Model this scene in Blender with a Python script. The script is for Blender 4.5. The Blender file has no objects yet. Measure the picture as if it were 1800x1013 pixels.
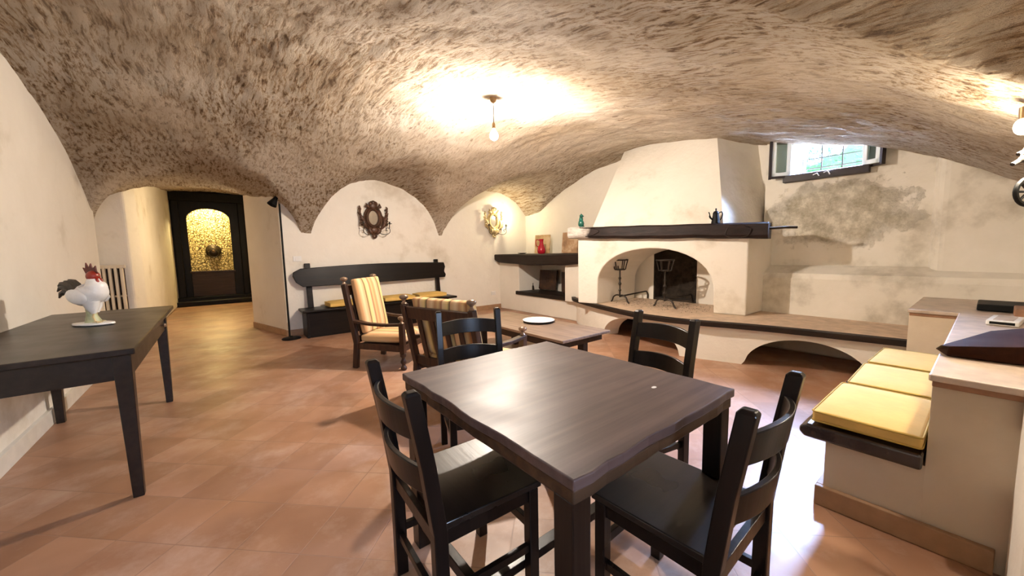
import bpy, bmesh, math, random
from mathutils import Vector, Matrix, noise
random.seed(7)
PI = math.pi
C = bpy.context.scene
COL = C.collection

# ------------------------------------------------------------------ camera, world, lights, exposure
def cam_axes():
    A = math.radians(52); B = math.radians(-38)
    e1 = Vector((math.sin(A), math.cos(A), 0)); e2 = Vector((math.sin(B), math.cos(B), 0))
    p = math.radians(5.6); r = math.radians(1.2)
    fw = Vector((0, math.cos(p), -math.sin(p))); rt = Vector((1, 0, 0)); up = rt.cross(fw)
    R = rt*math.cos(r) - up*math.sin(r); U = up*math.cos(r) + rt*math.sin(r)
    w = lambda v: Vector((v.dot(e1), v.dot(e2), v.z))
    return w(R), w(U), w(fw)
R_, U_, F_ = cam_axes()
cd = bpy.data.cameras.new('camera'); cam = bpy.data.objects.new('camera', cd); COL.objects.link(cam)
cd.sensor_width = 36; cd.lens = 13.2; cd.clip_start = 0.02; cd.clip_end = 200
cam.matrix_world = Matrix(((R_.x, U_.x, -F_.x, 0), (R_.y, U_.y, -F_.y, 0), (R_.z, U_.z, -F_.z, 1.3), (0, 0, 0, 1)))
C.camera = cam
C.view_settings.view_transform = 'Standard'; C.view_settings.look = 'None'
C.view_settings.gamma = 1; C.view_settings.use_curve_mapping = False
C.view_settings.exposure = 0.52
W = bpy.data.worlds.new('sky'); C.world = W; W.use_nodes = True
W.node_tree.nodes['Background'].inputs[0].default_value = (0.50, 0.74, 1.0, 1)
W.node_tree.nodes['Background'].inputs[1].default_value = 6.0
def portal(name, loc, rot, sx, sy):
    l = bpy.data.lights.new(name, 'AREA'); l.shape = 'RECTANGLE'; l.size = sx; l.size_y = sy
    l.cycles.is_portal = True
    o = bpy.data.objects.new(name, l); COL.objects.link(o); o.location = loc; o.rotation_euler = rot
portal('window_portal', (6.32, 1.29, 2.5), (0, PI/2, 0), 0.75, 0.85)
portal('added_window_portal', (0.2, -1.5, 1.75), (-PI/2, 0, 0), 0.7, 0.7)
BULB = (1.0, 0.88, 0.76)
def point(name, loc, power, col, r=0.03):
    l = bpy.data.lights.new(name, 'POINT'); l.energy = power; l.color = col; l.shadow_soft_size = r
    o = bpy.data.objects.new(name, l); COL.objects.link(o); o.location = loc; return o
P_MAIN, P_NEAR, P_SCONCE, P_NICHE, P_CORR = 225, 48, 14, 150, 45
point('corridor_fill_light', (0.80, 9.30, 2.05), P_CORR, (1.0, 0.80, 0.50), 0.05)  # unseen lamp added behind the pillar to warm the corridor wall
point('edge_bulb_light', (2.62, -0.05, 1.66), P_NEAR, (1.0, 0.86, 0.66), 0.04)
def sky_area(name, loc, target, sx, sy, power, col):
    l = bpy.data.lights.new(name, 'AREA'); l.shape = 'RECTANGLE'; l.size = sx; l.size_y = sy; l.energy = power; l.color = col
    o = bpy.data.objects.new(name, l); COL.objects.link(o); o.location = loc
    o.rotation_euler = (Vector(target)-Vector(loc)).to_track_quat('-Z', 'Y').to_euler(); return o
# open sky above the cellar window's light shaft, and a cool fill lamp behind the window added at the photographer's back
sky_area('window_sky_light', (6.62, 1.22, 3.0), (5.75, 1.30, 2.38), 0.85, 0.45, 1500, (0.40, 0.58, 1.0))
sky_area('rear_fill_light', (0.3, -2.4, 2.2), (0.1, -1.3, 1.75), 1.4, 1.0, 220, (0.55, 0.70, 1.0))
point('niche_lamp_light', (-0.1, 14.45, 2.85), P_NICHE, (1.0, 0.76, 0.32), 0.08)

# ------------------------------------------------------------------ material helpers
def mat(name):
    m = bpy.data.materials.new(name); m.use_nodes = True; nt = m.node_tree
    return m, nt, nt.nodes['Principled BSDF']
def nd(nt, t, **kw):
    n = nt.nodes.new(t)
    for k, v in kw.items():
        if k.startswith('i_'): n.inputs[k[2:].replace('_', ' ')].default_value = v
        else: setattr(n, k, v)
    return n
def ramp(nt, stops, fac):
    r = nt.nodes.new('ShaderNodeValToRGB'); e = r.color_ramp.elements
    while len(e) < len(stops): e.new(0.5)
    for i, (p, c) in enumerate(stops):
        e[i].position = p; e[i].color = (*c, 1) if len(c) == 3 else c
    nt.links.new(fac, r.inputs[0]); return r
def coords(nt, scale=(1, 1, 1), rot=(0, 0, 0), kind='Object', loc=(0, 0, 0)):
    t = nt.nodes.new('ShaderNodeTexCoord'); m = nt.nodes.new('ShaderNodeMapping')
    m.inputs['Scale'].default_value = scale; m.inputs['Rotation'].default_value = rot; m.inputs['Location'].default_value = loc
    nt.links.new(t.outputs[kind], m.inputs[0]); return m.outputs[0]
def noi(nt, vec, scale, detail=5, rough=0.6):
    n = nd(nt, 'ShaderNodeTexNoise'); n.inputs['Scale'].default_value = scale
    n.inputs['Detail'].default_value = detail; n.inputs['Roughness'].default_value = rough
    nt.links.new(vec, n.inputs['Vector']); return n.outputs['Fac']
def mixc(nt, fac, a, b, mode='MIX'):
    n = nt.nodes.new('ShaderNodeMix'); n.data_type = 'RGBA'; n.blend_type = mode
    for s, v in ((0, fac), (6, a), (7, b)):
        if hasattr(v, 'is_output'): nt.links.new(v, n.inputs[s])
        else: n.inputs[s].default_value = v if s == 0 else ((*v, 1) if len(v) == 3 else v)
    return n.outputs[2]
def bump(nt, b, height, strength, dist, prev=None):
    n = nt.nodes.new('ShaderNodeBump'); n.inputs['Strength'].default_value = strength; n.inputs['Distance'].default_value = dist
    nt.links.new(height, n.inputs['Height'])
    if prev: nt.links.new(prev, n.inputs['Normal'])
    nt.links.new(n.outputs[0], b.inputs['Normal']); return n.outputs[0]

def simple(name, col, rough=0.6, metal=0.0, bumps=None, var=0.0, emis=None, estr=0):
    m, nt, b = mat(name)
    b.inputs['Base Color'].default_value = (*col, 1); b.inputs['Roughness'].default_value = rough; b.inputs['Metallic'].default_value = metal
    v = coords(nt)
    if var:
        f = noi(nt, v, 9)
        r = ramp(nt, [(0.3, tuple(c*(1-var) for c in col)), (0.7, tuple(min(1, c*(1+var)) for c in col))], f)
        nt.links.new(r.outputs[0], b.inputs['Base Color'])
    if bumps: bump(nt, b, noi(nt, v, bumps[0]), bumps[1], bumps[2])
    if emis: b.inputs['Emission Color'].default_value = (*emis, 1); b.inputs['Emission Strength'].default_value = estr
    return m

def wood(name, dark, light, rough=0.4, axis='x', scale=1.0, spec=0.5):
    m, nt, b = mat(name)
    s = {'x': (0.9, 16, 16), 'y': (16, 0.9, 16), 'z': (16, 16, 0.9)}[axis]
    v = coords(nt, tuple(q*scale for q in s), loc=(1.7, 2.3, 0.4))
    f = noi(nt, v, 2.0, 3, 0.55)
    r = ramp(nt, [(0.25, dark), (0.5, tuple(a*0.6+c*0.4 for a, c in zip(dark, light))), (0.8, light)], f)
    nt.links.new(r.outputs[0], b.inputs['Base Color'])
    f2 = noi(nt, coords(nt), 4, 2)
    rr = ramp(nt, [(0.2, (rough*0.85,)*3), (0.8, (min(1, rough*1.2),)*3)], f2)
    nt.links.new(rr.outputs[0], b.inputs['Roughness'])
    b.inputs['Specular IOR Level'].default_value = spec
    bump(nt, b, f, 0.25, 0.003)
    return m

def plaster(name, c0, c1, stain, amt=0.5, bs=0.5, bd=0.012):
    m, nt, b = mat(name); v = coords(nt)
    f = noi(nt, v, 1.1, 6, 0.62)
    r = ramp(nt, [(0.30, stain), (0.30+0.22*amt+0.05, c0), (0.72, c1)], f)
    nt.links.new(r.outputs[0], b.inputs['Base Color']); b.inputs['Roughness'].default_value = 0.9
    n1 = bump(nt, b, noi(nt, v, 3.0, 4), bs, bd*2.5)
    bump(nt, b, noi(nt, v, 22, 6), bs*0.6, bd*0.6, n1)
    return m

M = {}
M['wall'] = plaster('wall_plaster', (0.79, 0.735, 0.64), (0.85, 0.80, 0.71), (0.62, 0.55, 0.44), 0.35, 0.5, 0.012)
M['block'] = plaster('block_plaster', (0.62, 0.52, 0.40), (0.68, 0.59, 0.47), (0.55, 0.45, 0.33), 0.4, 0.4, 0.012)

def window_wall_mat():
    m, nt, b = mat('stained_window_wall'); v = coords(nt)
    base = ramp(nt, [(0.38, (0.52, 0.47, 0.38)), (0.50, (0.77, 0.72, 0.62)), (0.7, (0.84, 0.79, 0.70))], noi(nt, v, 1.5, 6)).outputs[0]
    # flaking damp patch under the window
    sep = nd(nt, 'ShaderNodeSeparateXYZ'); nt.links.new(coords(nt), sep.inputs[0])
    def mth(op, a, bb):
        n = nd(nt, 'ShaderNodeMath', operation=op)
        for i, q in enumerate((a, bb)):
            if hasattr(q, 'is_output'): nt.links.new(q, n.inputs[i])
            else: n.inputs[i].default_value = q
        return n.outputs[0]
    dy = mth('DIVIDE', mth('SUBTRACT', sep.outputs['Y'], 1.17), 0.62)
    dz = mth('DIVIDE', mth('SUBTRACT', sep.outputs['Z'], 1.66), 0.36)
    d = mth('SQRT', mth('ADD', mth('POWER', mth('ABSOLUTE', dy, 0), 2), mth('POWER', mth('ABSOLUTE', dz, 0), 2)), 0)
    n1 = noi(nt, v, 5.5, 8, 0.7)
    msk = mth('SUBTRACT', mth('ADD', mth('MULTIPLY', n1, 1.7), 0.25), d)
    mr = ramp(nt, [(0.0, (0, 0, 0)), (0.30, (1, 1, 1))], msk)
    fl = ramp(nt, [(0.36, (0.36, 0.31, 0.22)), (0.52, (0.56, 0.51, 0.40)), (0.62, (0.74, 0.69, 0.57))], noi(nt, v, 7, 9, 0.72)).outputs[0]
    nt.links.new(mixc(nt, mr.outputs[0], base, fl), b.inputs['Base Color']); b.inputs['Roughness'].default_value = 0.95
    hh = mth('MULTIPLY', noi(nt, v, 9, 9, 0.7), mth('ADD', mr.outputs[0], 0.15))
    bump(nt, b, hh, 0.8, 0.04)
    return m
M['winwall'] = window_wall_mat()

def ceiling_mat():
    m, nt, b = mat('rough_vault_plaster'); v = coords(nt)
    big = noi(nt, v, 0.7, 4)
    wob = nd(nt, 'ShaderNodeTexNoise'); wob.inputs['Scale'].default_value = 2.2; nt.links.new(v, wob.inputs['Vector'])
    ad = nd(nt, 'ShaderNodeVectorMath', operation='MULTIPLY_ADD'); nt.links.new(wob.outputs['Color'], ad.inputs[0]); ad.inputs[1].default_value = (0.10, 0.10, 0.10); nt.links.new(v, ad.inputs[2])
    mp = nt.nodes.new('ShaderNodeMapping'); mp.inputs['Scale'].default_value = (1.0, 0.10, 1.0); nt.links.new(ad.outputs[0], mp.inputs[0])
    strokes = noi(nt, mp.outputs[0], 34, 6, 0.72)
    mp2 = nt.nodes.new('ShaderNodeMapping'); mp2.inputs['Scale'].default_value = (1.0, 0.40, 1.0); mp2.inputs['Rotation'].default_value = (0, 0, 0.25); nt.links.new(ad.outputs[0], mp2.inputs[0])
    chips = noi(nt, mp2.outputs[0], 16, 7, 0.78)
    # the plaster round the middle of the vault is trowelled smoother than the combed rest
    dist = nd(nt, 'ShaderNodeVectorMath', operation='DISTANCE'); nt.links.new(v, dist.inputs[0]); dist.inputs[1].default_value = (3.5, 3.9, 2.8)
    dm = nd(nt, 'ShaderNodeMapRange'); dm.inputs['From Min'].default_value = 0.8; dm.inputs['From Max'].default_value = 2.6; dm.inputs['To Min'].default_value = 0.15; nt.links.new(dist.outputs['Value'], dm.inputs['Value'])
    rg = ramp(nt, [(0.36, (0.40,)*3), (0.55, (1, 1, 1))], noi(nt, coords(nt, loc=(5, 2, 0)), 0.9, 4)).outputs[0]
    rm = nd(nt, 'ShaderNodeMath', operation='MULTIPLY'); nt.links.new(dm.outputs[0], rm.inputs[0]); nt.links.new(rg, rm.inputs[1]); region = rm.outputs[0]
    c1 = ramp(nt, [(0.33, (0.46, 0.36, 0.25)), (0.5, (0.61, 0.515, 0.40)), (0.68, (0.70, 0.62, 0.52))], big).outputs[0]
    c2 = ramp(nt, [(0.38, (0.24, 0.145, 0.07)), (0.46, (0.72, 0.60, 0.46)), (0.53, (1.0, 1, 1))], strokes).outputs[0]
    c3 = ramp(nt, [(0.36, (0.22, 0.13, 0.06)), (0.42, (1, 1, 1))], chips).outputs[0]
    o = mixc(nt, region, c1, mixc(nt, 1.0, c1, c2, 'MULTIPLY')); o = mixc(nt, 0.7, o, c3, 'MULTIPLY')
    nt.links.new(o, b.inputs['Base Color']); b.inputs['Roughness'].default_value = 0.95
    hm = nd(nt, 'ShaderNodeMath', operation='MULTIPLY'); nt.links.new(strokes, hm.inputs[0]); nt.links.new(region, hm.inputs[1])
    n1 = bump(nt, b, hm.outputs[0], 1.0, 0.055)
    n2 = bump(nt, b, chips, 0.9, 0.035, n1)
    bump(nt, b, noi(nt, v, 45, 4, 0.7), 0.5, 0.008, n2)
    return m
M['ceiling'] = ceiling_mat()

def floor_mat():
    m, nt, b = mat('terracotta_tiles')
    # tiles run diagonally to the walls
    v = coords(nt, (1, 1, 1), (0, 0, math.radians(-45.5)), loc=(0.12, 0.10, 0))
    v0 = coords(nt)
    br = nd(nt, 'ShaderNodeTexBrick'); br.offset = 0.0; br.squash = 1.0
    for k, q in (('Scale', 1.0), ('Mortar Size', 0.0028), ('Mortar Smooth', 0.3), ('Brick Width', 0.305), ('Row Height', 0.305), ('Bias', 0.0)):
        br.inputs[k].default_value = q
    br.inputs['Color1'].default_value = (0.0, 0.0, 0.0, 1); br.inputs['Color2'].default_value = (1, 1, 1, 1)
    br.inputs['Mortar'].default_value = (0.5, 0.5, 0.5, 1)
    nt.links.new(v, br.inputs['Vector'])
    tile = ramp(nt, [(0.0, (0.35, 0.185, 0.105)), (0.5, (0.41, 0.22, 0.13)), (1.0, (0.47, 0.265, 0.165))], br.outputs['Color']).outputs[0]
    worn = ramp(nt, [(0.30, (0.62, 0.55, 0.50)), (0.62, (1, 1, 1)), (0.72, (1.0, 1.0, 1.0))], noi(nt, v0, 2.0, 3, 0.5)).outputs[0]
    o = mixc(nt, 0.8, tile, worn, 'MULTIPLY')
    scuff = ramp(nt, [(0.48, (0, 0, 0)), (0.85, (1, 1, 1))], noi(nt, coords(nt, (1, 1, 1), loc=(4, 7, 1)), 2.8, 8, 0.7)).outputs[0]
    sm = nd(nt, 'ShaderNodeMath', operation='MULTIPLY'); nt.links.new(scuff, sm.inputs[0]); sm.inputs[1].default_value = 0.45
    o = mixc(nt, sm.outputs[0], o, (0.76, 0.62, 0.52))
    o = mixc(nt, br.outputs['Fac'], o, (0.30, 0.17, 0.11))
    nt.links.new(o, b.inputs['Base Color'])
    rr = ramp(nt, [(0.3, (0.34,)*3), (0.7, (0.48,)*3)], noi(nt, v0, 3.5, 5))
    nt.links.new(rr.outputs[0], b.inputs['Roughness'])
    inv = nd(nt, 'ShaderNodeMath', operation='SUBTRACT'); inv.inputs[0].default_value = 1; nt.links.new(br.outputs['Fac'], inv.inputs[1])
    n1 = bump(nt, b, inv.outputs[0], 0.5, 0.003)
    bump(nt, b, noi(nt, v0, 4, 4), 0.25, 0.01, n1)
    return m
M['floor'] = floor_mat()

M['tablewood'] = wood('dining_table_wood', (0.045, 0.026, 0.024), (0.125, 0.078, 0.068), 0.42, 'x', 0.9, 0.4)
M['chairwood'] = wood('chair_wood', (0.003, 0.0018, 0.0014), (0.013, 0.007, 0.005), 0.30, 'z', 1.0, 0.30)
M['seatwood'] = wood('seat_wood', (0.004, 0.0025, 0.002), (0.014, 0.009, 0.007), 0.28, 'x', 1.0, 0.7)
M['edge'] = wood('worn_edge_wood', (0.02, 0.01, 0.005), (0.085, 0.042, 0.02), 0.5, 'x', 1.0, 0.3)
M['sidewood'] = wood('side_table_wood', (0.006, 0.003, 0.002), (0.026, 0.015, 0.01), 0.34, 'y', 1.0, 0.4)
M['beam'] = wood('hewn_beam_wood', (0.005, 0.003, 0.002), (0.03, 0.016, 0.01), 0.55, 'y', 1.0, 0.3)
M['bench'] = wood('bench_wood', (0.003, 0.002, 0.0015), (0.014, 0.008, 0.005), 0.38, 'x', 1.0, 0.2)
M['armwood'] = wood('armchair_wood', (0.015, 0.006, 0.003), (0.07, 0.028, 0.013), 0.42, 'z', 1.0, 0.4)
M['coffee'] = wood('coffee_table_wood', (0.12, 0.072, 0.042), (0.25, 0.17, 0.11), 0.55, 'y')
M['coffeeside'] = wood('coffee_apron_wood', (0.01, 0.005, 0.003), (0.045, 0.022, 0.012), 0.5, 'y', 1.0, 0.3)
M['portalwood'] = wood('portal_wood', (0.004, 0.003, 0.001), (0.014, 0.009, 0.004), 0.42, 'z', 1.0, 0.15)
M['iron'] = simple('wrought_iron', (0.035, 0.026, 0.020), 0.5, 0.6, (40, 0.3, 0.002))
M['black'] = simple('black_metal', (0.004, 0.004, 0.004), 0.6)
M['black'].node_tree.nodes['Principled BSDF'].inputs['Specular IOR Level'].default_value = 0.2
M['brass'] = simple('worn_brass_wood', (0.23, 0.15, 0.095), 0.28, 0.3, None, 0.3)
M['carved'] = simple('carved_dark_wood', (0.085, 0.038, 0.020), 0.42, 0.1, (30, 0.4, 0.003), 0.4)
M['carved_lit'] = simple('carved_wood_bulb_lit', (0.56, 0.44, 0.23), 0.45, 0.35, (30, 0.4, 0.003), 0.45)  # same dark carved wood, its bulb's light coloured in as gold
M['mirror'] = simple('old_mirror', (0.75, 0.72, 0.64), 0.12, 0.9)
M['yellow'] = simple('yellow_cotton', (0.70, 0.46, 0.13), 0.85, 0, (60, 0.25, 0.002), 0.08)
M['yellowpipe'] = simple('yellow_piping', (0.50, 0.34, 0.08), 0.85)
M['white'] = simple('white_paint', (0.80, 0.78, 0.74), 0.5)
M['paint_blue'] = simple('window_frame_white', (0.80, 0.86, 0.86), 0.45)
M['darkframe'] = simple('window_dark_wood', (0.020, 0.012, 0.012), 0.5, 0, (20, 0.3, 0.003))
M['tilecap'] = simple('cap_tile', (0.50, 0.40, 0.32), 0.42, 0, (6, 0.3, 0.01), 0.22)
M['tileedge'] = simple('cap_tile_edge', (0.30, 0.15, 0.08), 0.6, 0, (20, 0.3, 0.004), 0.25)
M['hearth'] = simple('hearth_cement', (0.56, 0.42, 0.30), 0.7, 0, (9, 0.5, 0.02), 0.2)
M['skirt'] = simple('brown_skirting', (0.37, 0.22, 0.12), 0.5, 0, (12, 0.3, 0.004), 0.15)
M['skirtpale'] = simple('pale_skirting', (0.72, 0.68, 0.60), 0.45, 0, (12, 0.3, 0.004), 0.08)
M['soot'] = simple('soot', (0.030, 0.020, 0.012), 0.95, 0, (12, 0.8, 0.03), 0.8)
M['glass'] = simple('window_glass', (0.75, 0.95, 1.0), 0.05)
M['glass'].node_tree.nodes['Principled BSDF'].inputs['Transmission Weight'].default_value = 1.0
M['glass'].node_tree.nodes['Principled BSDF'].inputs['IOR'].default_value = 1.02
M['red'] = simple('red_glaze', (0.42, 0.012, 0.025), 0.15)
M['green'] = simple('green_glaze', (0.010, 0.10, 0.075), 0.2, 0, None, 0.5)
M['leaf'] = simple('leaf', (0.13, 0.31, 0.20), 0.6, 0, None, 0.35)
M['leafcore'] = simple('hedge_core', (0.10, 0.22, 0.08), 0.8)
M['porcelain'] = simple('porcelain', (0.82, 0.80, 0.76), 0.25)
M['rbody'] = simple('rooster_white', (0.78, 0.76, 0.73), 0.3, 0, (30, 0.5, 0.004), 0.12)
M['rtail'] = simple('rooster_tail', (0.045, 0.035, 0.025), 0.35, 0, (40, 0.6, 0.004), 0.5)
M['rlegs'] = simple('rooster_legs', (0.62, 0.48, 0.25), 0.35)
M['canvas1'] = None
M['bulb'] = simple('lit_bulb', (1, 0.9, 0.7), 0.3, emis=(1.0, 0.80, 0.52), estr=14)
M['socket'] = simple('socket_brass', (0.30, 0.19, 0.09), 0.4, 0.6)
M['radiator'] = simple('radiator_enamel', (0.66, 0.57, 0.44), 0.4)
M['stoneglass'] = None

def stone_mat():
    m, nt, b = mat('niche_stones'); v = coords(nt, (1, 1, 1))
    vo = nd(nt, 'ShaderNodeTexVoronoi', feature='DISTANCE_TO_EDGE'); vo.inputs['Scale'].default_value = 15
    nv = nd(nt, 'ShaderNodeTexNoise'); nv.inputs['Scale'].default_value = 5; nt.links.new(v, nv.inputs['Vector'])
    ad = nd(nt, 'ShaderNodeVectorMath', operation='MULTIPLY_ADD'); nt.links.new(nv.outputs['Color'], ad.inputs[0]); ad.inputs[1].default_value = (0.2,)*3
    nt.links.new(v, ad.inputs[2]); nt.links.new(ad.outputs[0], vo.inputs['Vector'])
    r = ramp(nt, [(0.02, (0.06, 0.035, 0.01)), (0.10, (0.60, 0.47, 0.22)), (0.3, (0.75, 0.64, 0.38))], vo.outputs['Distance'])
    nt.links.new(r.outputs[0], b.inputs['Base Color']); b.inputs['Roughness'].default_value = 0.6
    bump(nt, b, r.outputs[0], 1.0, 0.04); return m
M['stones'] = stone_mat()

def stripe_mat():
    m, nt, b = mat('striped_cushion_fabric')
    tc = nt.nodes.new('ShaderNodeTexCoord'); sp = nd(nt, 'ShaderNodeSeparateXYZ'); nt.links.new(tc.outputs['Object'], sp.inputs[0])
    n = nd(nt, 'ShaderNodeMath', operation='MULTIPLY_ADD'); nt.links.new(sp.outputs['X'], n.inputs[0]); n.inputs[1].default_value = 3.6; n.inputs[2].default_value = 10.17
    fr = nd(nt, 'ShaderNodeMath', operation='FRACT'); nt.links.new(n.outputs[0], fr.inputs[0])
    r = ramp(nt, [(0.0, (0.50, 0.26, 0.11)), (0.14, (0.66, 0.44, 0.20)), (0.27, (0.34, 0.14, 0.06)), (0.33, (0.68, 0.50, 0.27)),
                  (0.52, (0.72, 0.54, 0.22)), (0.62, (0.09, 0.045, 0.02)), (0.65, (0.56, 0.32, 0.15)), (0.85, (0.70, 0.52, 0.29)), (1.0, (0.50, 0.26, 0.11))], fr.outputs[0])
    nt.links.new(r.outputs[0], b.inputs['Base Color']); b.inputs['Roughness'].default_value = 0.9
    bump(nt, b, noi(nt, coords(nt), 60, 3), 0.3, 0.002); return m
M['stripe'] = stripe_mat()

def canvas(name, a, bcol, c):
    m, nt, b = mat(name)
    r = ramp(nt, [(0.3, a), (0.5, bcol), (0.68, c)], noi(nt, coords(nt, (1, 1, 1), loc=(3, 1, 0)), 5, 4))
    nt.links.new(r.outputs[0], b.inputs['Base Color']); b.inputs['Roughness'].default_value = 0.55; return m
M['canvas1'] = canvas('painted_canvas_gold', (0.30, 0.16, 0.06), (0.62, 0.42, 0.20), (0.74, 0.60, 0.38))
M['canvas2'] = canvas('painted_canvas_brown', (0.26, 0.15, 0.08), (0.46, 0.28, 0.15), (0.74, 0.60, 0.42))
M['darkpanel'] = canvas('dark_panel_painting', (0.030, 0.012, 0.006), (0.050, 0.020, 0.010), (0.10, 0.045, 0.015))

def mantle_mat():
    m, nt, b = mat('mantle_beam_wood')
    v = coords(nt, (14, 1.2, 14)); f = noi(nt, v, 2.0, 6, 0.65)
    base = ramp(nt, [(0.28, (0.006, 0.003, 0.002)), (0.6, (0.02, 0.010, 0.008)), (0.8, (0.05, 0.026, 0.018))], f).outputs[0]
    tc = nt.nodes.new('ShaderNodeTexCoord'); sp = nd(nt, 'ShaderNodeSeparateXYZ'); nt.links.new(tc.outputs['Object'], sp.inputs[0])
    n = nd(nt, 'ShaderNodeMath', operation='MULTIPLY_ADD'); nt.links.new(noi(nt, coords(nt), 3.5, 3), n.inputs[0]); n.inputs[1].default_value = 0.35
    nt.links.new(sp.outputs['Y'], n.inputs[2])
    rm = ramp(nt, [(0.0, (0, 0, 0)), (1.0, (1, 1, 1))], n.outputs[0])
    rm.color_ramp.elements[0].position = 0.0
    mp = nd(nt, 'ShaderNodeMapRange'); mp.inputs['From Min'].default_value = 3.95; mp.inputs['From Max'].default_value = 4.05  # pale grey towards the beam's left end, with a wobbly edge
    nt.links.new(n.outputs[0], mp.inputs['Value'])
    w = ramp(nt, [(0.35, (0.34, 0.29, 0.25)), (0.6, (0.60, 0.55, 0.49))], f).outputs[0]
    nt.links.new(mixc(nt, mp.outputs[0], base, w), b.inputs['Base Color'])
    b.inputs['Roughness'].default_value = 0.55; b.inputs['Specular IOR Level'].default_value = 0.25; bump(nt, b, f, 0.6, 0.01); return m
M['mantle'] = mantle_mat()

# ------------------------------------------------------------------ mesh helpers
def bx(bm, c, s, rot=None, taper=1.0):
    """box centred at c with size s; taper scales the bottom face"""
    vs = []
    for dz in (-0.5, 0.5):
        k = taper if dz < 0 else 1.0
        for dx, dy in ((-0.5, -0.5), (0.5, -0.5), (0.5, 0.5), (-0.5, 0.5)):
            p = Vector((dx*s[0]*k, dy*s[1]*k, dz*s[2]))
            if rot is not None: p = rot @ p
            vs.append(bm.verts.new(p + Vector(c)))
    for f in ((3, 2, 1, 0), (4, 5, 6, 7), (0, 1, 5, 4), (1, 2, 6, 5), (2, 3, 7, 6), (3, 0, 4, 7)):
        bm.faces.new([vs[i] for i in f])
def bar(bm, a, b, w, h, up=(0, 0, 1)):
    """square bar from a to b, width w, height h"""
    a = Vector(a); b = Vector(b); d = (b-a).normalized(); up = Vector(up)
    if abs(d.dot(up)) > 0.98: up = Vector((0, 1, 0))
    x = d.cross(up).normalized(); y = x.cross(d).normalized()
    vs = []
    for p in (a, b):
        for i, j in ((-1, -1), (1, -1), (1, 1), (-1, 1)):
            vs.append(bm.verts.new(p + x*i*w/2 + y*j*h/2))
    for f in ((3, 2, 1, 0), (4, 5, 6, 7), (0, 1, 5, 4), (1, 2, 6, 5), (2, 3, 7, 6), (3, 0, 4, 7)):
        bm.faces.new([vs[i] for i in f])
def lathe(bm, prof, c=(0, 0, 0), n=20, sx=1, sy=1, rot=None):
    rings = []
    for r, z in prof:
        ring = []
        for i in range(n):
            a = 2*PI*i/n; p = Vector((r*math.cos(a)*sx, r*math.sin(a)*sy, z))
            if rot is not None: p = rot @ p
            ring.append(bm.verts.new(p + Vector(c)))
        rings.append(ring)
    for k in range(len(rings)-1):
        for i in range(n):
            bm.faces.new((rings[k][i], rings[k][(i+1) % n], rings[k+1][(i+1) % n], rings[k+1][i]))
    bm.faces.new(list(reversed(rings[0]))); bm.faces.new(rings[-1])
def tube(bm, pts, rad, n=8, closed=False):
    pts = [Vector(p) for p in pts]; N = len(pts); rings = []
    rr = rad if isinstance(rad, (list, tuple)) else [rad]*N
    prevx = None
    for k, p in enumerate(pts):
        if closed: d = (pts[(k+1) % N]-pts[k-1])
        else: d = pts[min(k+1, N-1)]-pts[max(k-1, 0)]
        d.normalize()
        if prevx is None:
            u = Vector((0, 0, 1)) if abs(d.z) < 0.9 else Vector((1, 0, 0)); x = d.cross(u).normalized()
        else: x = (prevx - d*prevx.dot(d)).normalized()
        prevx = x; y = d.cross(x)
        rings.append([bm.verts.new(p + (x*math.cos(2*PI*i/n)+y*math.sin(2*PI*i/n))*rr[k]) for i in range(n)])
    for k in range(N if closed else N-1):
        a = rings[k]; b = rings[(k+1) % N]
        for i in range(n): bm.faces.new((a[i], b[i], b[(i+1) % n], a[(i+1) % n]))
    if not closed:
        bm.faces.new(rings[0]); bm.faces.new(list(reversed(rings[-1])))
def prism(bm, poly, vec):
    """extrude a list of 3D points by vec"""
    a = [bm.verts.new(Vector(p)) for p in poly]; b = [bm.verts.new(Vector(p)+Vector(vec)) for p in poly]; n = len(a)
    bm.faces.new(a); bm.faces.new(list(reversed(b)))
    for i in range(n): bm.faces.new((a[i], a[(i+1) % n], b[(i+1) % n], b[i]))
def blob(bm, c, r, rot=None, n=10):
    prof = [(max(0.001, math.sin(PI*k/n)), -math.cos(PI*k/n)) for k in range(n+1)]
    Mx = Matrix.Diagonal(Vector(r)) if rot is None else rot @ Matrix.Diagonal(Vector(r))
    lathe(bm, prof, c, 14, rot=Mx)
def obj(name, bm, m, parent=None, bevel=0, smooth=False, sub=0, seg=2):
    bmesh.ops.recalc_face_normals(bm, faces=bm.faces[:])
    me = bpy.data.meshes.new(name); bm.to_mesh(me); bm.free()
    me.materials.append(m)
    if smooth:
        for p in me.polygons: p.use_smooth = True
        me.set_sharp_from_angle(angle=math.radians(45))
    o = bpy.data.objects.new(name, me); COL.objects.link(o)
    if parent: o.parent = parent
    if bevel:
        b = o.modifiers.new('bevel', 'BEVEL'); b.width = bevel; b.segments = seg; b.limit_method = 'ANGLE'; b.angle_limit = math.radians(40)
    if sub:
        s = o.modifiers.new('sub', 'SUBSURF'); s.levels = sub; s.render_levels = sub
    return o
def B(): return bmesh.new()
def box(name, c, s, m, parent=None, bevel=0, rot=None):
    bm = B(); bx(bm, c, s, rot); return obj(name, bm, m, parent, bevel)
def thing(name, label, cat, loc=(0, 0, 0), rz=0, group=None):
    o = bpy.data.objects.new(name, None); COL.objects.link(o); o.empty_display_size = 0.1
    o.location = loc; o.rotation_euler = (0, 0, rz); return tag(o, label, cat, group)
def tag(o, label, cat, group=None):
    o['label'] = label; o['category'] = cat
    if group: o['group'] = group
    return o
def struct(o, label=None):
    o['kind'] = 'structure'
    if label: o['label'] = label
    return o
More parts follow.
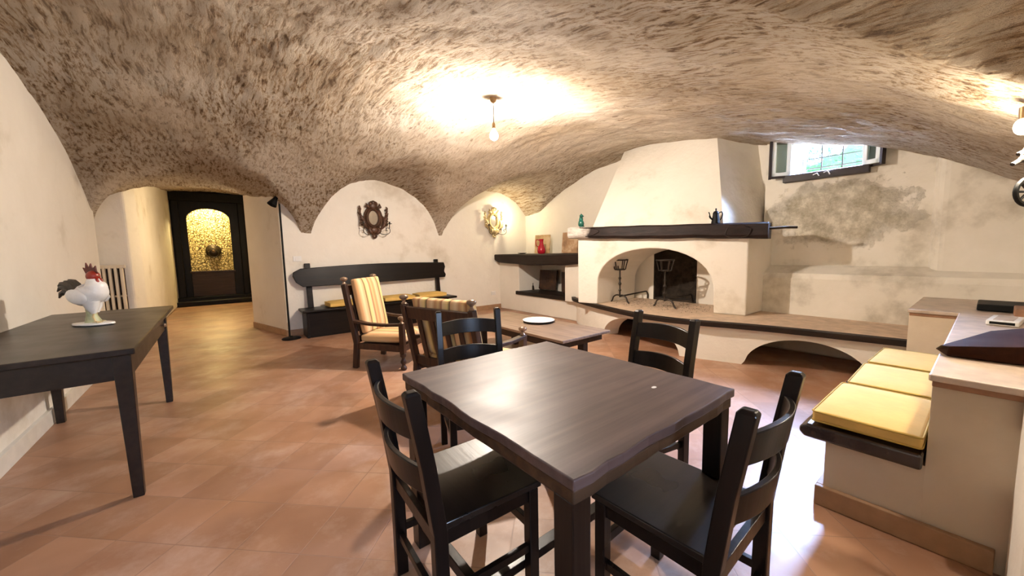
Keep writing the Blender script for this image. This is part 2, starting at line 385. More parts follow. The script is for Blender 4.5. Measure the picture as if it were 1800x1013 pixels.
def dup(root, loc, rz, label, group=None):
    r = root.copy(); COL.objects.link(r); r.location = loc; r.rotation_euler = (0, 0, rz); r['label'] = label
    if group: r['group'] = group
    for ch in list(root.children):
        c = ch.copy(); COL.objects.link(c); c.parent = r
        for g in list(ch.children):
            d = g.copy(); COL.objects.link(d); d.parent = c
    return r
def smoothpath(pts, n=8, closed=False):
    """Catmull-Rom through points"""
    P = [Vector(p) for p in pts]; out = []
    N = len(P)
    for i in range(N if closed else N-1):
        g = (lambda k: P[k % N]) if closed else (lambda k: P[max(0, min(N-1, k))])
        p0, p1, p2, p3 = g(i-1), g(i), g(i+1), g(i+2)
        for k in range(n):
            t = k/n
            out.append(0.5*((2*p1)+(p2-p0)*t+(2*p0-5*p1+4*p2-p3)*t*t+(-p0+3*p1-3*p2+p3)*t*t*t))
    if not closed: out.append(P[-1])
    return out

# ------------------------------------------------------------------ the shell
XL, YB, XR = -1.15, 6.97, 5.9
bm = B(); bx(bm, (2.3, 6.5, -0.05), (9.4, 17.6, 0.1)); struct(obj('floor', bm, M['floor']))

BV = [(-3, 1.5), (-0.6, 1.62), (-0.14, 1.79), (0.14, 1.97), (0.45, 2.17), (0.88, 2.36), (1.4, 2.50), (1.8, 2.61), (2.6, 2.80), (3.5, 2.93), (4.3, 2.91), (4.9, 2.80),
      (5.55, 2.62), (6.0, 2.43), (6.5, 2.13), (6.87, 1.80), (7.0, 1.62), (7.5, 1.3)]
def barrel(y):
    for i in range(len(BV)-1):
        if BV[i][0] <= y <= BV[i+1][0]:
            g = lambda k: BV[max(0, min(len(BV)-1, k))]
            (x0, y0), (x1, y1), (x2, y2), (x3, y3) = g(i-1), g(i), g(i+1), g(i+2)
            t = (y-x1)/(x2-x1); m1 = (y2-y0)/(x2-x0) if x2 != x0 else 0; m2 = (y3-y1)/(x3-x1) if x3 != x1 else 0
            h = x2-x1
            return (2*t**3-3*t*t+1)*y1+(t**3-2*t*t+t)*h*m1+(-2*t**3+3*t*t)*y2+(t**3-t*t)*h*m2
    return 1.5
def arch(x, c, hl, hr, s, a, p=0.5):
    d = (c-x)/hl if x < c else (x-c)/hr
    return s + a*max(0, 1-d*d)**p if abs(d) < 1 else 0
def ceil_z(x, y):
    if y > 7.02:
        if y < 8.42: return arch(x, -0.15, 1.65, 1.3, 1.6, 0.90)
        return 2.55 + (y-8.4)*0.10 + 0.05*math.cos(x*1.5)
    b = barrel(y)
    l1 = arch(x, 2.36, 1.10, 1.22, 1.55, 1.06, 0.55)
    l2 = arch(x, 4.87, 1.20, 1.20, 1.60, 1.05)
    l0 = arch(x, -0.15, 1.06, 1.25, 1.6, 0.88)
    k = 0.05*(7-y)
    z = b
    for l in (l1, l2, l0):
        if l > 0 and y > 3: 
            l += k
            d = z-l; w = 0.05
            z = max(z, l) + (w*0.25*(1-abs(d)/w)**2 if abs(d) < w else 0)
    ln = arch(x, 0.2, 2.4, 2.2, 1.7, 0.85)
    if y < 2 and ln > 0: z = max(z, ln)
    return z
def ceiling():
    bm = B()
    def grid(x0, x1, nx, y0, y1, ny):
        rows = []
        for j in range(ny+1):
            y = y0+(y1-y0)*j/ny; row = []
            for i in range(nx+1):
                x = x0+(x1-x0)*i/nx; z = ceil_z(x, y)
                n1 = noise.fractal(Vector((x*2.2, y*1.5, 3.1)), 1.0, 2.0, 4)
                n2 = noise.noise(Vector((x*10, y*3.0, 0.5)))
                n3 = noise.noise(Vector((x*22, y*9.0, 7.5)))
                row.append(bm.verts.new((x, y, z + 0.028*n1 + 0.010*n2 + 0.007*n3)))
            rows.append(row)
        for j in range(ny):
            for i in range(nx):
                p = rows[j][i].co
                if p.x > 5.80 and 0.88 < p.y < 1.72: continue   # the window shaft
                f = bm.faces.new((rows[j][i], rows[j+1][i], rows[j+1][i+1], rows[j][i+1])); f.smooth = True
    grid(-1.7, 6.3, 230, -1.6, 7.03, 240)
    grid(-1.7, 1.1, 70, 7.03, 14.9, 130)
    return obj('ceiling', bm, M['ceiling'])
struct(ceiling())
# a solid roof slab above the vault keeps the sky out
bm = B(); bx(bm, (2.3, 6.5, 3.9), (9.4, 17.6, 0.2)); struct(obj('trim_1', bm, M['block']), 'rough masonry fill above the vault')

def plan(name, pts, z0, z1, m, bevel=0.04):
    bm = B(); prism(bm, [(x, y, z0) for x, y in pts], (0, 0, z1-z0)); return struct(obj(name, bm, m, None, bevel, seg=3))
plan('wall_left', [(XL, -1.6), (XL, 6.85), (-1.22, 7.0), (-1.5, 7.2), (-2.2, 7.2), (-2.2, -1.6)], 0, 3.8, M['wall'], 0.05)
plan('wall_left.001', [(-1.5, 7.15), (-1.5, 8.45), (-2.2, 8.45), (-2.2, 7.15)], 0, 3.8, M['wall'], 0)
plan('wall_left.002', [(-2.2, 8.4), (-1.07, 8.4), (-0.98, 8.75), (-0.9, 13.85), (-2.2, 13.85)], 0, 3.8, M['wall'], 0.04)
plan('wall_back', [(0.82, YB), (6.9, YB), (6.9, 15.2), (0.98, 15.2), (0.95, 8.7), (0.45, 8.4)], 0, 3.8, M['wall'], 0.03)
# wall behind the camera, with a small window added to admit the cool fill
bm = B(); bx(bm, (-1.2, -1.45, 1.9), (1.0, 0.3, 3.8)); bx(bm, (1.7, -1.45, 1.9), (1.6, 0.3, 3.8)); bx(bm, (0.1, -1.45, 3.0), (1.6, 0.3, 1.8)); bx(bm, (0.1, -1.45, 0.7), (1.6, 0.3, 1.4)); bx(bm, (-0.425, -1.45, 1.75), (0.55, 0.3, 0.7)); bx(bm, (0.725, -1.45, 1.75), (0.35, 0.3, 0.7))
struct(obj('wall_front', bm, M['wall']))
# right-hand side: a pier beside the masonry seat and the wall behind the counter
plan('wall_side', [(1.65, -1.3), (2.31, -1.3), (2.31, -0.13), (2.28, -0.105), (1.95, -0.12), (1.65, -0.3)], 0, 3.8, M['wall'], 0.03)
plan('wall_kitchen', [(2.31, -1.1), (6.9, -1.1), (6.9, -0.8), (2.31, -0.8)], 0, 3.8, M['wall'])
# fireplace wall: plain, window alcove, right-hand piece
plan('wall_right', [(XR, 1.88), (6.9, 1.88), (6.9, 7.2), (XR, 7.2)], 0, 3.8, M['wall'])
plan('wall_right.001', [(5.62, -1.0), (6.9, -1.0), (6.9, 0.42), (5.78, 0.42), (5.66, 0.36)], 0, 3.8, M['winwall'], 0.06)
# alcove wall with the window opening: y 0.93..1.66, z 2.12 upwards
WY0, WY1, WZ0, WZ1 = 0.95, 1.63, 2.16, 2.85
bm = B()
bx(bm, (6.05, 1.15, 1.08), (0.6, 1.50, 2.16)); bx(bm, (6.05, 0.665, 2.98), (0.6, 0.57, 1.64)); bx(bm, (6.05, 1.765, 2.98), (0.6, 0.27, 1.64))
bx(bm, (6.05, 1.29, 3.45), (0.6, 0.68, 0.84))
struct(obj('wall_window', bm, M['winwall']))
# thicker wall foot under the alcove, with a sloping shoulder
bm = B(); prism(bm, [(5.50, -0.8, 0), (5.50, -0.8, 0.90), (5.53, -0.8, 0.96), (5.76, -0.8, 1.06), (5.76, -0.8, 0)], (0, 2.72, 0))
struct(obj('trim_2', bm, M['winwall'], None, 0.03, seg=3), 'thick plastered wall foot under the barred window')

# skirtings
def skirt(name, pts, m, h=0.09, t=0.015):
    bm = B()
    for a, b in zip(pts[:-1], pts[1:]): bar(bm, (a[0], a[1], h/2), (b[0], b[1], h/2), t, h)
    return struct(obj(name, bm, m, None, 0.003))
skirt('baseboard_left', [(XL+0.012, -1.2), (XL+0.012, 6.8)], M['skirtpale'], 0.12, 0.03)
skirt('baseboard_back', [(0.455, 8.37), (0.813, 6.96), (5.1, 6.96)], M['skirt'], 0.10, 0.03)
skirt('baseboard_corridor', [(0.94, 8.75), (0.96, 13.7)], M['skirt'])
# pilaster face highlight: shallow strip beside the radiator recess is part of wall_left

# corridor end: stone-lined niche behind the wooden portal
bm = B(); bx(bm, (0.0, 15.05, 1.6), (2.6, 0.12, 3.4)); bx(bm, (-1.0, 14.5, 1.6), (0.15, 1.1, 3.4)); bx(bm, (0.95, 14.5, 1.6), (0.15, 1.1, 3.4)); bx(bm, (0, 14.5, 3.2), (2.0, 1.1, 0.1))
struct(obj('wall_niche', bm, M['stones']), 'rough golden stones lining the lit niche')

def portal_door():
    t = thing('wooden_portal', 'dark wooden arched portal at the corridor end, glowing stone niche behind', 'portal', (0, 13.8, 0))
    bm = B()
    pts = [(-1.05, 0, 0.1), (-1.05, 0, 3.3), (1.05, 0, 3.3), (1.05, 0, 0.1), (0.38, 0, 0.1), (0.38, 0, 2.38)]
    for k in range(1, 12):
        a = PI*k/12; pts.append((-0.1+0.48*math.cos(a), 0, 2.38+0.30*math.sin(a)))
    pts += [(-0.58, 0, 2.38), (-0.58, 0, 0.1)]
    prism(bm, pts, (0, 0.16, 0)); obj('frame', bm, M['portalwood'], t, 0.01)
    box('panel', (-0.1, 0.07, 0.48), (0.98, 0.05, 0.80), M['edge'], t, 0.01)
    box('sill', (-0.1, 0.05, 0.90), (1.02, 0.16, 0.05), M['armwood'], t, 0.01)
    box('lintel', (0, -0.05, 2.98), (1.9, 0.12, 0.25), M['portalwood'], t, 0.02)
    for s in (-0.80, 0.66): box('pilaster', (s, -0.04, 1.5), (0.16, 0.08, 2.8), M['portalwood'], t, 0.02)
    bm = B(); bx(bm, (0, -0.28, 0.06), (1.92, 0.7, 0.12)); bx(bm, (0, -0.12, 0.16), (1.9, 0.36, 0.10)); obj('step', bm, M['portalwood'], t, 0.015)
portal_door()
def boss():
    t = thing('wall_boss', 'dark round iron boss on the golden stone niche wall', 'ornament', (-0.06, 14.97, 1.50))
    rot = Matrix.Rotation(PI/2, 3, 'X')
    bm = B(); lathe(bm, [(0.19, 0), (0.20, 0.03), (0.13, 0.07), (0.08, 0.12)], n=24, rot=rot); obj('plate', bm, M['iron'], t, smooth=True)
    bm = B(); blob(bm, (0, -0.14, 0), (0.05, 0.05, 0.05)); obj('knob', bm, M['brass'], t, smooth=True)
    bm = B()
    tube(bm, [(0.12*math.sin(a), -0.17, -0.08-0.12*math.cos(a)) for a in [2*PI*k/20 for k in range(20)]], 0.013, 8, True)
    obj('ring', bm, M['iron'], t, smooth=True)
boss()

# ------------------------------------------------------------------ window
def window():
    t = struct(bpy.data.objects.new('window_1', None)); COL.objects.link(t); t.location = (5.75, 1.29, 2.16)
    t['label'] = 'small barred cellar window high in the fireplace wall, both casements open'
    # dark outer frame: bottom rail and jambs
    box('bottom_rail', (-0.03, 0.0, -0.035), (0.10, 0.80, 0.085), M['darkframe'], t, 0.006)
    bm = B(); bx(bm, (0.12, 0, 0.0), (0.30, 0.68, 0.03), Matrix.Rotation(-0.16, 3, 'Y')); obj('sill', bm, M['tilecap'], t, 0.004)
    for s in (-1, 1): box('jamb', (0.04, s*0.345, 0.32), (0.06, 0.03, 0.70), M['paint_blue'], t, 0.004)
    # casements opened into the room
    def sash(name, hinge_y, ang, w):
        h = bpy.data.objects.new(name, None); COL.objects.link(h); h.parent = t; h.location = (-0.02, hinge_y, 0.0); h.rotation_euler = (0, 0, ang)
        bm = B()
        for zz in (0.03, 0.58): bx(bm, (0, w/2, zz), (0.035, w, 0.05))
        for yy in (0.02, w-0.02): bx(bm, (0, yy, 0.305), (0.035, 0.045, 0.60))
        obj('sash_frame', bm, M['paint_blue'], h, 0.004)
        bm = B(); bx(bm, (0, w/2, 0.305), (0.004, w-0.07, 0.52)); obj('pane', bm, M['glass'], h)
        bm = B(); bx(bm, (-0.026, w/2, -0.005), (0.02, w, 0.03)); bx(bm, (-0.005, w+0.012, 0.3), (0.05, 0.028, 0.64)); obj('edge_strip', bm, M['darkframe'], h, 0.003)
    sash('left_casement', 0.34, math.radians(28), 0.20)
    sash('right_casement', -0.34, math.radians(152), 0.17)
    bm = B()
    for dy in (-0.012, 0.0): pass
    tube(bm, [(-0.09, 0.09, -0.03), (-0.11, 0.05, -0.02), (-0.10, 0.03, -0.05)], 0.006, 6); tube(bm, [(-0.09, -0.01, -0.02), (-0.11, -0.05, -0.01), (-0.10, -0.07, -0.05)], 0.006, 6)
    obj('latch', bm, M['porcelain'], t, smooth=True)
    # grille
    g = bpy.data.objects.new('grille', None); COL.objects.link(g); g.parent = t; g.location = (0.28, 0, 0)
    for y in (-0.30, -0.10, 0.10, 0.29):
        bm = B(); bar(bm, (0, y, 0), (0, y, 0.68), 0.012, 0.012); obj('upright_bar', bm, M['iron'], g)
    for z in (0.10, 0.22, 0.50):
        bm = B(); bar(bm, (-0.008, -0.34, z), (-0.008, 0.34, z), 0.010, 0.012); obj('cross_bar', bm, M['iron'], g)
window()
def hedge():
    t = thing('hedge', 'leafy green hedge outside the barred window', 'hedge', (8.2, 1.2, 0))
    bm = B()
    for k in range(14): blob(bm, (random.uniform(-0.2, 0.2), -1.9+0.27*k, 2.15), (0.30, 0.35, 0.55+0.25*random.random()))
    bx(bm, (0, 0, 1.0), (0.4, 4.0, 2.0)); obj('foliage_core', bm, M['leafcore'], t)
    bm = B()
    for k in range(2600):
        y = random.uniform(-2.1, 2.1); top = 2.62+0.22*math.sin(y*2.3)+0.20*(1.2-y)*0.35
        c = Vector((random.uniform(-0.55, -0.05), y, random.uniform(1.9, top)))
        a = Vector((random.gauss(0, 1), random.gauss(0, 1), random.gauss(0, 1))).normalized(); b = a.orthogonal().normalized(); s = random.uniform(0.025, 0.05)
        vs = [bm.verts.new(c+a*s), bm.verts.new(c+b*s*0.5), bm.verts.new(c-a*s), bm.verts.new(c-b*s*0.5)]; bm.faces.new(vs)
    o = obj('leaves', bm, M['leaf'], t); o['kind'] = 'stuff'
hedge()
bm = B(); bx(bm, (9.0, 2.0, 1.85), (4.6, 12, 0.1)); struct(obj('ground', bm, M['hearth']), 'pale ground outside the cellar window')
bm = B(); bx(bm, (0, -4.2, -0.06), (8, 5.2, 0.1)); struct(obj('ground.001', bm, M['hearth']), 'pale ground outside the added rear window')

# ------------------------------------------------------------------ hearth bench, fireplace, mantle, hood
curve = [(5.2, 4.78), (4.86, 4.46), (4.50, 3.65), (4.26, 2.90), (4.22, 2.50), (4.26, 2.14), (4.45, 1.52), (4.56, 0.95), (4.62, 0.50), (4.66, 0.08)]
HC = [p.to_2d() for p in smoothpath([(x, y, 0) for x, y in curve], 8)]
HZ = 0.46
def hearth_bench():
    t = thing('hearth_bench', 'long curved masonry hearth bench with two low arches and dark wood edge', 'bench', (4.3, 2.5, 0))
    o = Vector((-4.3, -2.5, 0))
    bm = B()
    poly = [(p.x+0.03-4.3, p.y-2.5, HZ-0.05) for p in HC] + [(5.92-4.3, 0.08-2.5, HZ-0.05), (5.92-4.3, 4.78-2.5, HZ-0.05)]
    prism(bm, poly, (0, 0, 0.05)); obj('slab', bm, M['hearth'], t)
    # dark edge following the curve
    bm = B(); rings = []
    for k, p in enumerate(HC):
        d = (HC[min(k+1, len(HC)-1)]-HC[max(k-1, 0)]).normalized(); nrm = Vector((d.y, -d.x))
        if nrm.x > 0: nrm = -nrm
        w = 0.008*noise.noise(Vector((p.x*4, p.y*4, 1)))
        q = [(p+nrm*(0.015+w), HZ-0.055), (p+nrm*(0.02+w), HZ+0.0), (p-nrm*0.05, HZ+0.006), (p-nrm*0.05, HZ-0.06)]
        rings.append([bm.verts.new((a.x-4.3, a.y-2.5, z)) for a, z in q])
    for k in range(len(rings)-1):
        for i in range(4): bm.faces.new((rings[k][i], rings[k][(i+1) % 4], rings[k+1][(i+1) % 4], rings[k+1][i]))
    bm.faces.new(rings[0]); bm.faces.new(rings[-1]); obj('wooden_edge', bm, M['beam'], t, 0.005)
    # face with two arches
    bm = B(); fine = [p.to_2d() for p in smoothpath([(x, y, 0) for x, y in curve], 24)]; rings = []
    def az(y):
        for c, h, top in ((2.93, 0.68, 0.355), (1.10, 0.50, 0.335)):
            d = (y-c)/h
            if abs(d) < 1: return max(0.0, top*(1-d*d)**0.5)
        return 0.0
    for k, p in enumerate(fine):
        d = (fine[min(k+1, len(fine)-1)]-fine[max(k-1, 0)]).normalized(); nrm = Vector((d.y, -d.x))
        if nrm.x > 0: nrm = -nrm
        z0 = az(p.y); a = p-nrm*0.07; c = p-nrm*0.33
        rings.append([bm.verts.new(v) for v in ((a.x-4.3, a.y-2.5, z0), (a.x-4.3, a.y-2.5, HZ-0.05), (c.x-4.3, c.y-2.5, HZ-0.05), (c.x-4.3, c.y-2.5, z0))])
    for k in range(len(rings)-1):
        for i in range(4): bm.faces.new((rings[k][i], rings[k][(i+1) % 4], rings[k+1][(i+1) % 4], rings[k+1][i]))
    obj('arched_base', bm, M['wall'], t)
hearth_bench()

FA, FB = Vector((4.48, 4.15)), Vector((4.99, 1.80))
def onfront(s, z, off=0.0):
    d = (FB-FA).normalized(); n = Vector((d.y, -d.x)); n = n if n.x < 0 else -n
    p = FA + d*s + n*off; return (p.x, p.y, z)
FL = (FB-FA).length
def fireplace():
    t = thing('fireplace', 'white plastered open fireplace with a wide arched mouth and tall tapering hood', 'fireplace', (5.2, 3.0, HZ))
    def loc(p): return (p[0]-5.2, p[1]-3.0, p[2]-HZ)
    bm = B()
    # mouth: s from 0.42 to 2.02, spring z 0.80, crown 1.29
    pts = [onfront(0.10, HZ), onfront(0.43, HZ), onfront(0.44, 0.74)]
    for k in range(1, 20):
        a = PI*(1-k/20); s = 1.235+0.80*math.cos(a); z = 0.74+0.56*math.sin(a)**0.85
        if s < 1.235 or z > 0.83: pts.append(onfront(s, z))
    pts += [onfront(2.04, 0.80), onfront(2.05, HZ), onfront(FL, HZ), onfront(FL, 1.50), onfront(0.10, 1.50)]
    prism(bm, [loc(p) for p in pts], (1.0, 0, 0)); obj('breast', bm, M['wall'], t, 0.015)
    # rear wall in pieces around the sooty firebox
    bm = B()
    bx(bm, loc((5.77, 3.88, 0.95)), (0.26, 0.92, 1.1)); obj('rear_wall', bm, M['wall'], t, 0.01)
    bm = B(); bx(bm, loc((5.77, 2.28, 0.95)), (0.26, 0.88, 1.1)); obj('rear_wall', bm, M['wall'], t, 0.01)
    bm = B(); bx(bm, loc((5.885, 3.07, 0.95)), (0.02, 0.72, 1.1)); bx(bm, loc((5.77, 3.415, 0.95)), (0.255, 0.02, 1.09)); bx(bm, loc((5.77, 2.725, 0.95)), (0.255, 0.02, 1.09)); bx(bm, loc((5.70, 3.07, 1.47)), (0.38, 0.70, 0.05))
    obj('firebox', bm, M['soot'], t)
    bm = B(); bx(bm, loc((5.76, 3.07, 0.475)), (0.24, 0.67, 0.03)); obj('firebox_floor', bm, M['soot'], t)
    # hood
    bm = B()
    lo = [(4.54, 3.86, 1.5), (4.93, 2.06, 1.5), (5.93, 1.89, 1.5), (5.93, 4.05, 1.5)]
    hi = [(5.66, 3.95, 3.1), (5.57, 2.48, 3.1), (5.93, 2.10, 3.1), (5.93, 3.95, 3.1)]
    NN = 12
    for q in range(4):
        A, Bq, Cq, D = (Vector(loc(p)) for p in (lo[q], lo[(q+1) % 4], hi[(q+1) % 4], hi[q]))
        g = [[bm.verts.new(A.lerp(Bq, i/NN).lerp(D.lerp(Cq, i/NN), j/NN)) for i in range(NN+1)] for j in range(NN+1)]
        for j in range(NN):
            for i in range(NN): bm.faces.new((g[j][i], g[j][i+1], g[j+1][i+1], g[j+1][i]))
    bmesh.ops.remove_doubles(bm, verts=bm.verts, dist=0.0005)
    obj('hood', bm, M['wall'], t, 0, True)
fireplace()
def ash():
    bm = B()
    for k in range(700):
        x, y = random.gauss(5.15, 0.24), random.gauss(2.95, 0.42)
        if not (4.65 < x < 5.6 and 2.25 < y < 3.65): continue
        r = random.uniform(0.003, 0.010); c = Vector((x, y, HZ+r*0.4))
        vs = [bm.verts.new(c+Vector((r*math.cos(a), r*math.sin(a), 0))) for a in (0, 1.6, 3.1, 4.6)]; top = bm.verts.new(c+Vector((0, 0, r)))
        for i in range(4): bm.faces.new((vs[i], vs[(i+1) % 4], top))
    o = tag(obj('ash', bm, simple('ash', (0.28, 0.22, 0.16), 0.95, var=0.4)), 'scattered ash and crumbs on the hearth floor', 'ash'); o['kind'] = 'stuff'
ash()
def mantle():
    bm = B(); N = 40; rings = []
    for k in range(N+1):
        s = -0.02 + (FL+0.22)*k/N; f = k/N
        zt = 1.652-0.082*f + 0.008*noise.noise(Vector((s*3, 0, 0))); zb = 1.480-0.095*f + 0.012*noise.noise(Vector((s*2.5, 5, 0)))
        e = 0.01*noise.noise(Vector((s*4, 9, 0)))
        pr = [(0.10+e, zb+0.015), (0.115+e, zb+0.04), (0.11+e, zt-0.02), (0.085+e, zt), (-0.22, zt), (-0.22, zb), (0.08+e, zb)]
        rings.append([bm.verts.new(onfront(s, z, off)) for off, z in pr])
    n = len(rings[0])
    for k in range(N):
        for i in range(n): bm.faces.new((rings[k][i], rings[k][(i+1) % n], rings[k+1][(i+1) % n], rings[k+1][i]))
    bm.faces.new(rings[0]); bm.faces.new(rings[-1])
    o = tag(obj('mantle_beam', bm, M['mantle'], None, 0.004), 'long dark hewn mantle beam over the fireplace, pale grey left end', 'mantel')
    # carved S-shaped grooves as raised dark lines at both ends
    bm = B(); tube(bm, smoothpath([onfront(s, z, 0.118) for s, z in ((0.30, 1.50), (0.42, 1.515), (0.52, 1.56), (0.46, 1.61), (0.33, 1.625), (0.2, 1.635))], 6), 0.006, 6)
    obj('carved_line', bm, M['beam'], o)
    bm = B(); tube(bm, smoothpath([onfront(s, z, 0.118) for s, z in ((2.20, 1.52), (2.18, 1.44), (2.26, 1.41), (2.40, 1.42), (2.44, 1.5), (2.38, 1.54))], 6), 0.006, 6)
    obj('carved_line', bm, M['beam'], o)
    bm = B(); p = onfront(FL+0.2, 1.50, 0.0)
    q = (5.35, 1.42, 1.50)
    tube(bm, [p, (p[0]+0.06, p[1]-0.14, 1.505), (p[0]+0.10, p[1]-0.24, 1.50)], 0.014, 8); obj('iron_rod', bm, M['iron'], o)
mantle()

# andirons
def andiron(name, loc, label, rz):
    t = thing(name, label, 'andiron', loc, rz, 'andirons in the fireplace')
    bm = B()
    prof = [(0.013, 0.09), (0.013, 0.18), (0.024, 0.20), (0.012, 0.22), (0.012, 0.27), (0.026, 0.30), (0.012, 0.33), (0.012, 0.36), (0.022, 0.385), (0.011, 0.41), (0.011, 0.50), (0.015, 0.52)]
    lathe(bm, prof, n=10); obj('stem', bm, M['iron'], t, smooth=True)
    for s in (-1, 1):
        bm = B(); tube(bm, smoothpath([(0, 0, 0.115), (0, s*0.06, 0.12), (0, s*0.12, 0.09), (0, s*0.15, 0.03), (0, s*0.175, 0.008)], 5), 0.012, 8)
        obj('foot', bm, M['iron'], t, smooth=True)
    bm = B(); tube(bm, smoothpath([(0, 0, 0.10), (0.2, 0, 0.11), (0.60, 0, 0.13), (0.67, 0, 0.12), (0.70, 0, 0.07), (0.70, 0, 0.008)], 5), 0.012, 8); obj('log_bar', bm, M['iron'], t, smooth=True)
    bm = B(); R = 0.115
    tube(bm, [(R*math.cos(a), R*math.sin(a), 0.67) for a in [2*PI*k/24 for k in range(24)]], 0.011, 6, True)
    tube(bm, [(0.078*math.cos(a), 0.078*math.sin(a), 0.525) for a in [2*PI*k/20 for k in range(20)]], 0.007, 6, True)
    for k in range(6):
        a = 2*PI*k/6; ca, sa = math.cos(a), math.sin(a)
        tube(bm, smoothpath([(0, 0, 0.52), (0.075*ca, 0.075*sa, 0.522), (0.09*ca, 0.09*sa, 0.57), (R*ca, R*sa, 0.67)], 4), 0.009, 6)
    obj('basket', bm, M['iron'], t, smooth=True)
    return t
a1 = andiron('andiron', (4.92, 3.56, HZ), 'black wrought-iron andiron with a basket top at the left of the hearth', math.radians(-4))
dup(a1, (4.95, 2.83, HZ), math.radians(-4), 'wrought-iron andiron standing before the sooty black firebox', 'andirons in the fireplace')

# ------------------------------------------------------------------ niche block in the corner with the thick shelf
def corner_block():
    t = thing('corner_block', 'white plastered corner block with an open niche under the thick shelf', 'masonry unit', (5.1, 5.7, 0))
    bm = B(); bx(bm, (0.4, 0.06, 0.185), (0.80, 2.42, 0.37)); bx(bm, (0.4, 0.93, 0.72), (0.80, 0.70, 0.72)); bx(bm, (0.35, -1.12, 0.72), (0.90, 0.48, 0.72)); bx(bm, (0.73, -0.15, 0.72), (0.14, 1.50, 0.72))
    obj('masonry', bm, M['wall'], t, 0.01)
    bm = B(); prism(bm, [(-0.04, 0.66, 0.365), (-0.03, -0.2, 0.360), (-0.05, -0.88, 0.355), (0.60, -0.88, 0.355), (0.60, 0.60, 0.355)], (0, 0, 0.075)); obj('niche_ledge', bm, M['beam'], t, 0.012)
corner_block()
def shelf():
    bm = B(); N = 24; rings = []
    for k in range(N+1):
        f = k/N; y = 6.93-2.66*f; x = 4.93-0.03*f+0.02*math.sin(f*5)
        zb = 1.06-0.05*math.sin(f*PI)+0.02*noise.noise(Vector((y*2, 1, 1)))
        if f < 0.04 or f > 0.97: zb += 0.03
        rings.append([bm.verts.new(v) for v in ((x+0.03, y, zb), (x, y, zb+0.03), (x-0.005, y, 1.21), (x+0.01, y, 1.235), (5.9, y, 1.235), (5.9, y, zb))])
    n = 6
    for k in range(N):
        for i in range(n): bm.faces.new((rings[k][i], rings[k][(i+1) % n], rings[k+1][(i+1) % n], rings[k+1][i]))
    bm.faces.new(rings[0]); bm.faces.new(rings[-1])
    tag(obj('corner_shelf', bm, M['beam'], None, 0.004), 'thick rough-hewn dark shelf on the corner block left of the fireplace', 'shelf')
shelf()
SZ = 1.236
def painting(name, loc, w, h, m, label, group, lean=0.12, rz=0.0):
    t = thing(name, label, 'painting', loc, rz, group)
    R = Matrix.Rotation(lean, 3, 'Y')
    bm = B(); bx(bm, R @ Vector((0, 0, h/2)) + Vector((0, 0, 0.002)), (0.03, w, h), R); obj('canvas', bm, m, t, 0.002)
    bm = B(); bx(bm, R @ Vector((0.018, 0, h/2)) + Vector((0, 0, 0.002)), (0.012, w-0.02, h-0.01), R); obj('stretcher', bm, M['edge'], t)
    return t
t = painting('painting', (5.55, 6.02, SZ), 0.36, 0.40, M['canvas1'], 'golden still-life canvas leaning on the shelf behind the red jug', 'canvases on the corner shelf', rz=math.radians(20))
painting('painting', (5.62, 5.28, SZ), 0.38, 0.42, M['canvas2'], 'brown canvas on the corner shelf, half hidden by the mantle beam end', 'canvases on the corner shelf', rz=math.radians(8))
def jug():
    t = thing('jug', 'slim red glazed jug with one handle in front of the golden canvas', 'jug', (5.22, 5.68, SZ))
    bm = B(); lathe(bm, [(0.045, 0), (0.062, 0.02), (0.070, 0.06), (0.060, 0.11), (0.036, 0.17), (0.030, 0.21), (0.034, 0.25), (0.040, 0.27), (0.034, 0.268), (0.026, 0.22)], n=20); obj('body', bm, M['red'], t, smooth=True)
    bm = B(); tube(bm, smoothpath([(-0.024, 0.019, 0.245), (-0.06, 0.05, 0.26), (-0.072, 0.06, 0.21), (-0.062, 0.05, 0.15), (-0.038, 0.03, 0.13)], 5), 0.007, 8); obj('handle', bm, M['red'], t, smooth=True)
    t.rotation_euler = (0, 0, math.radians(10)); t.scale = (1.25, 1.25, 1.1)
jug()
bm = B(); lathe(bm, [(0.05, 0), (0.10, 0.018), (0.105, 0.022), (0.09, 0.018), (0.03, 0.008)], (5.35, 6.45, SZ), 24)
tag(obj('dish', bm, M['iron'], smooth=True), 'small dark shallow dish at the left end of the corner shelf', 'dish')
# inside the niche
def niche_panel():
    t = thing('emblem_picture', 'dark brown panel with a faint gold emblem inside the corner niche', 'panel', (5.60, 5.90, 0.435))
    box('board', (0, 0, 0.235), (0.03, 0.52, 0.42), M['darkpanel'], t, 0.006, Matrix.Rotation(0.12, 3, 'Y'))
    bm = B()
    for k in range(5):
        a = 2*PI*k/5; blob(bm, (-0.026, 0.045*math.cos(a), 0.235+0.045*math.sin(a)), (0.004, 0.02, 0.02))
    obj('emblem', bm, M['edge'], t, smooth=True)
niche_panel()
box_o = box('wooden_board', (5.50, 5.27, 0.65), (0.04, 0.22, 0.42), M['darkpanel'], None, 0.006)
tag(box_o, 'narrow dark board standing at the right side of the corner niche', 'board')
bm = B(); lathe(bm, [(0.022, 0), (0.022, 0.08), (0.009, 0.11), (0.009, 0.15), (0.012, 0.155)], (5.45, 6.22, 0.435), 14)
tag(obj('bottle', bm, M['iron'], smooth=True), 'tiny dark bottle beside the emblem panel in the corner niche', 'bottle')

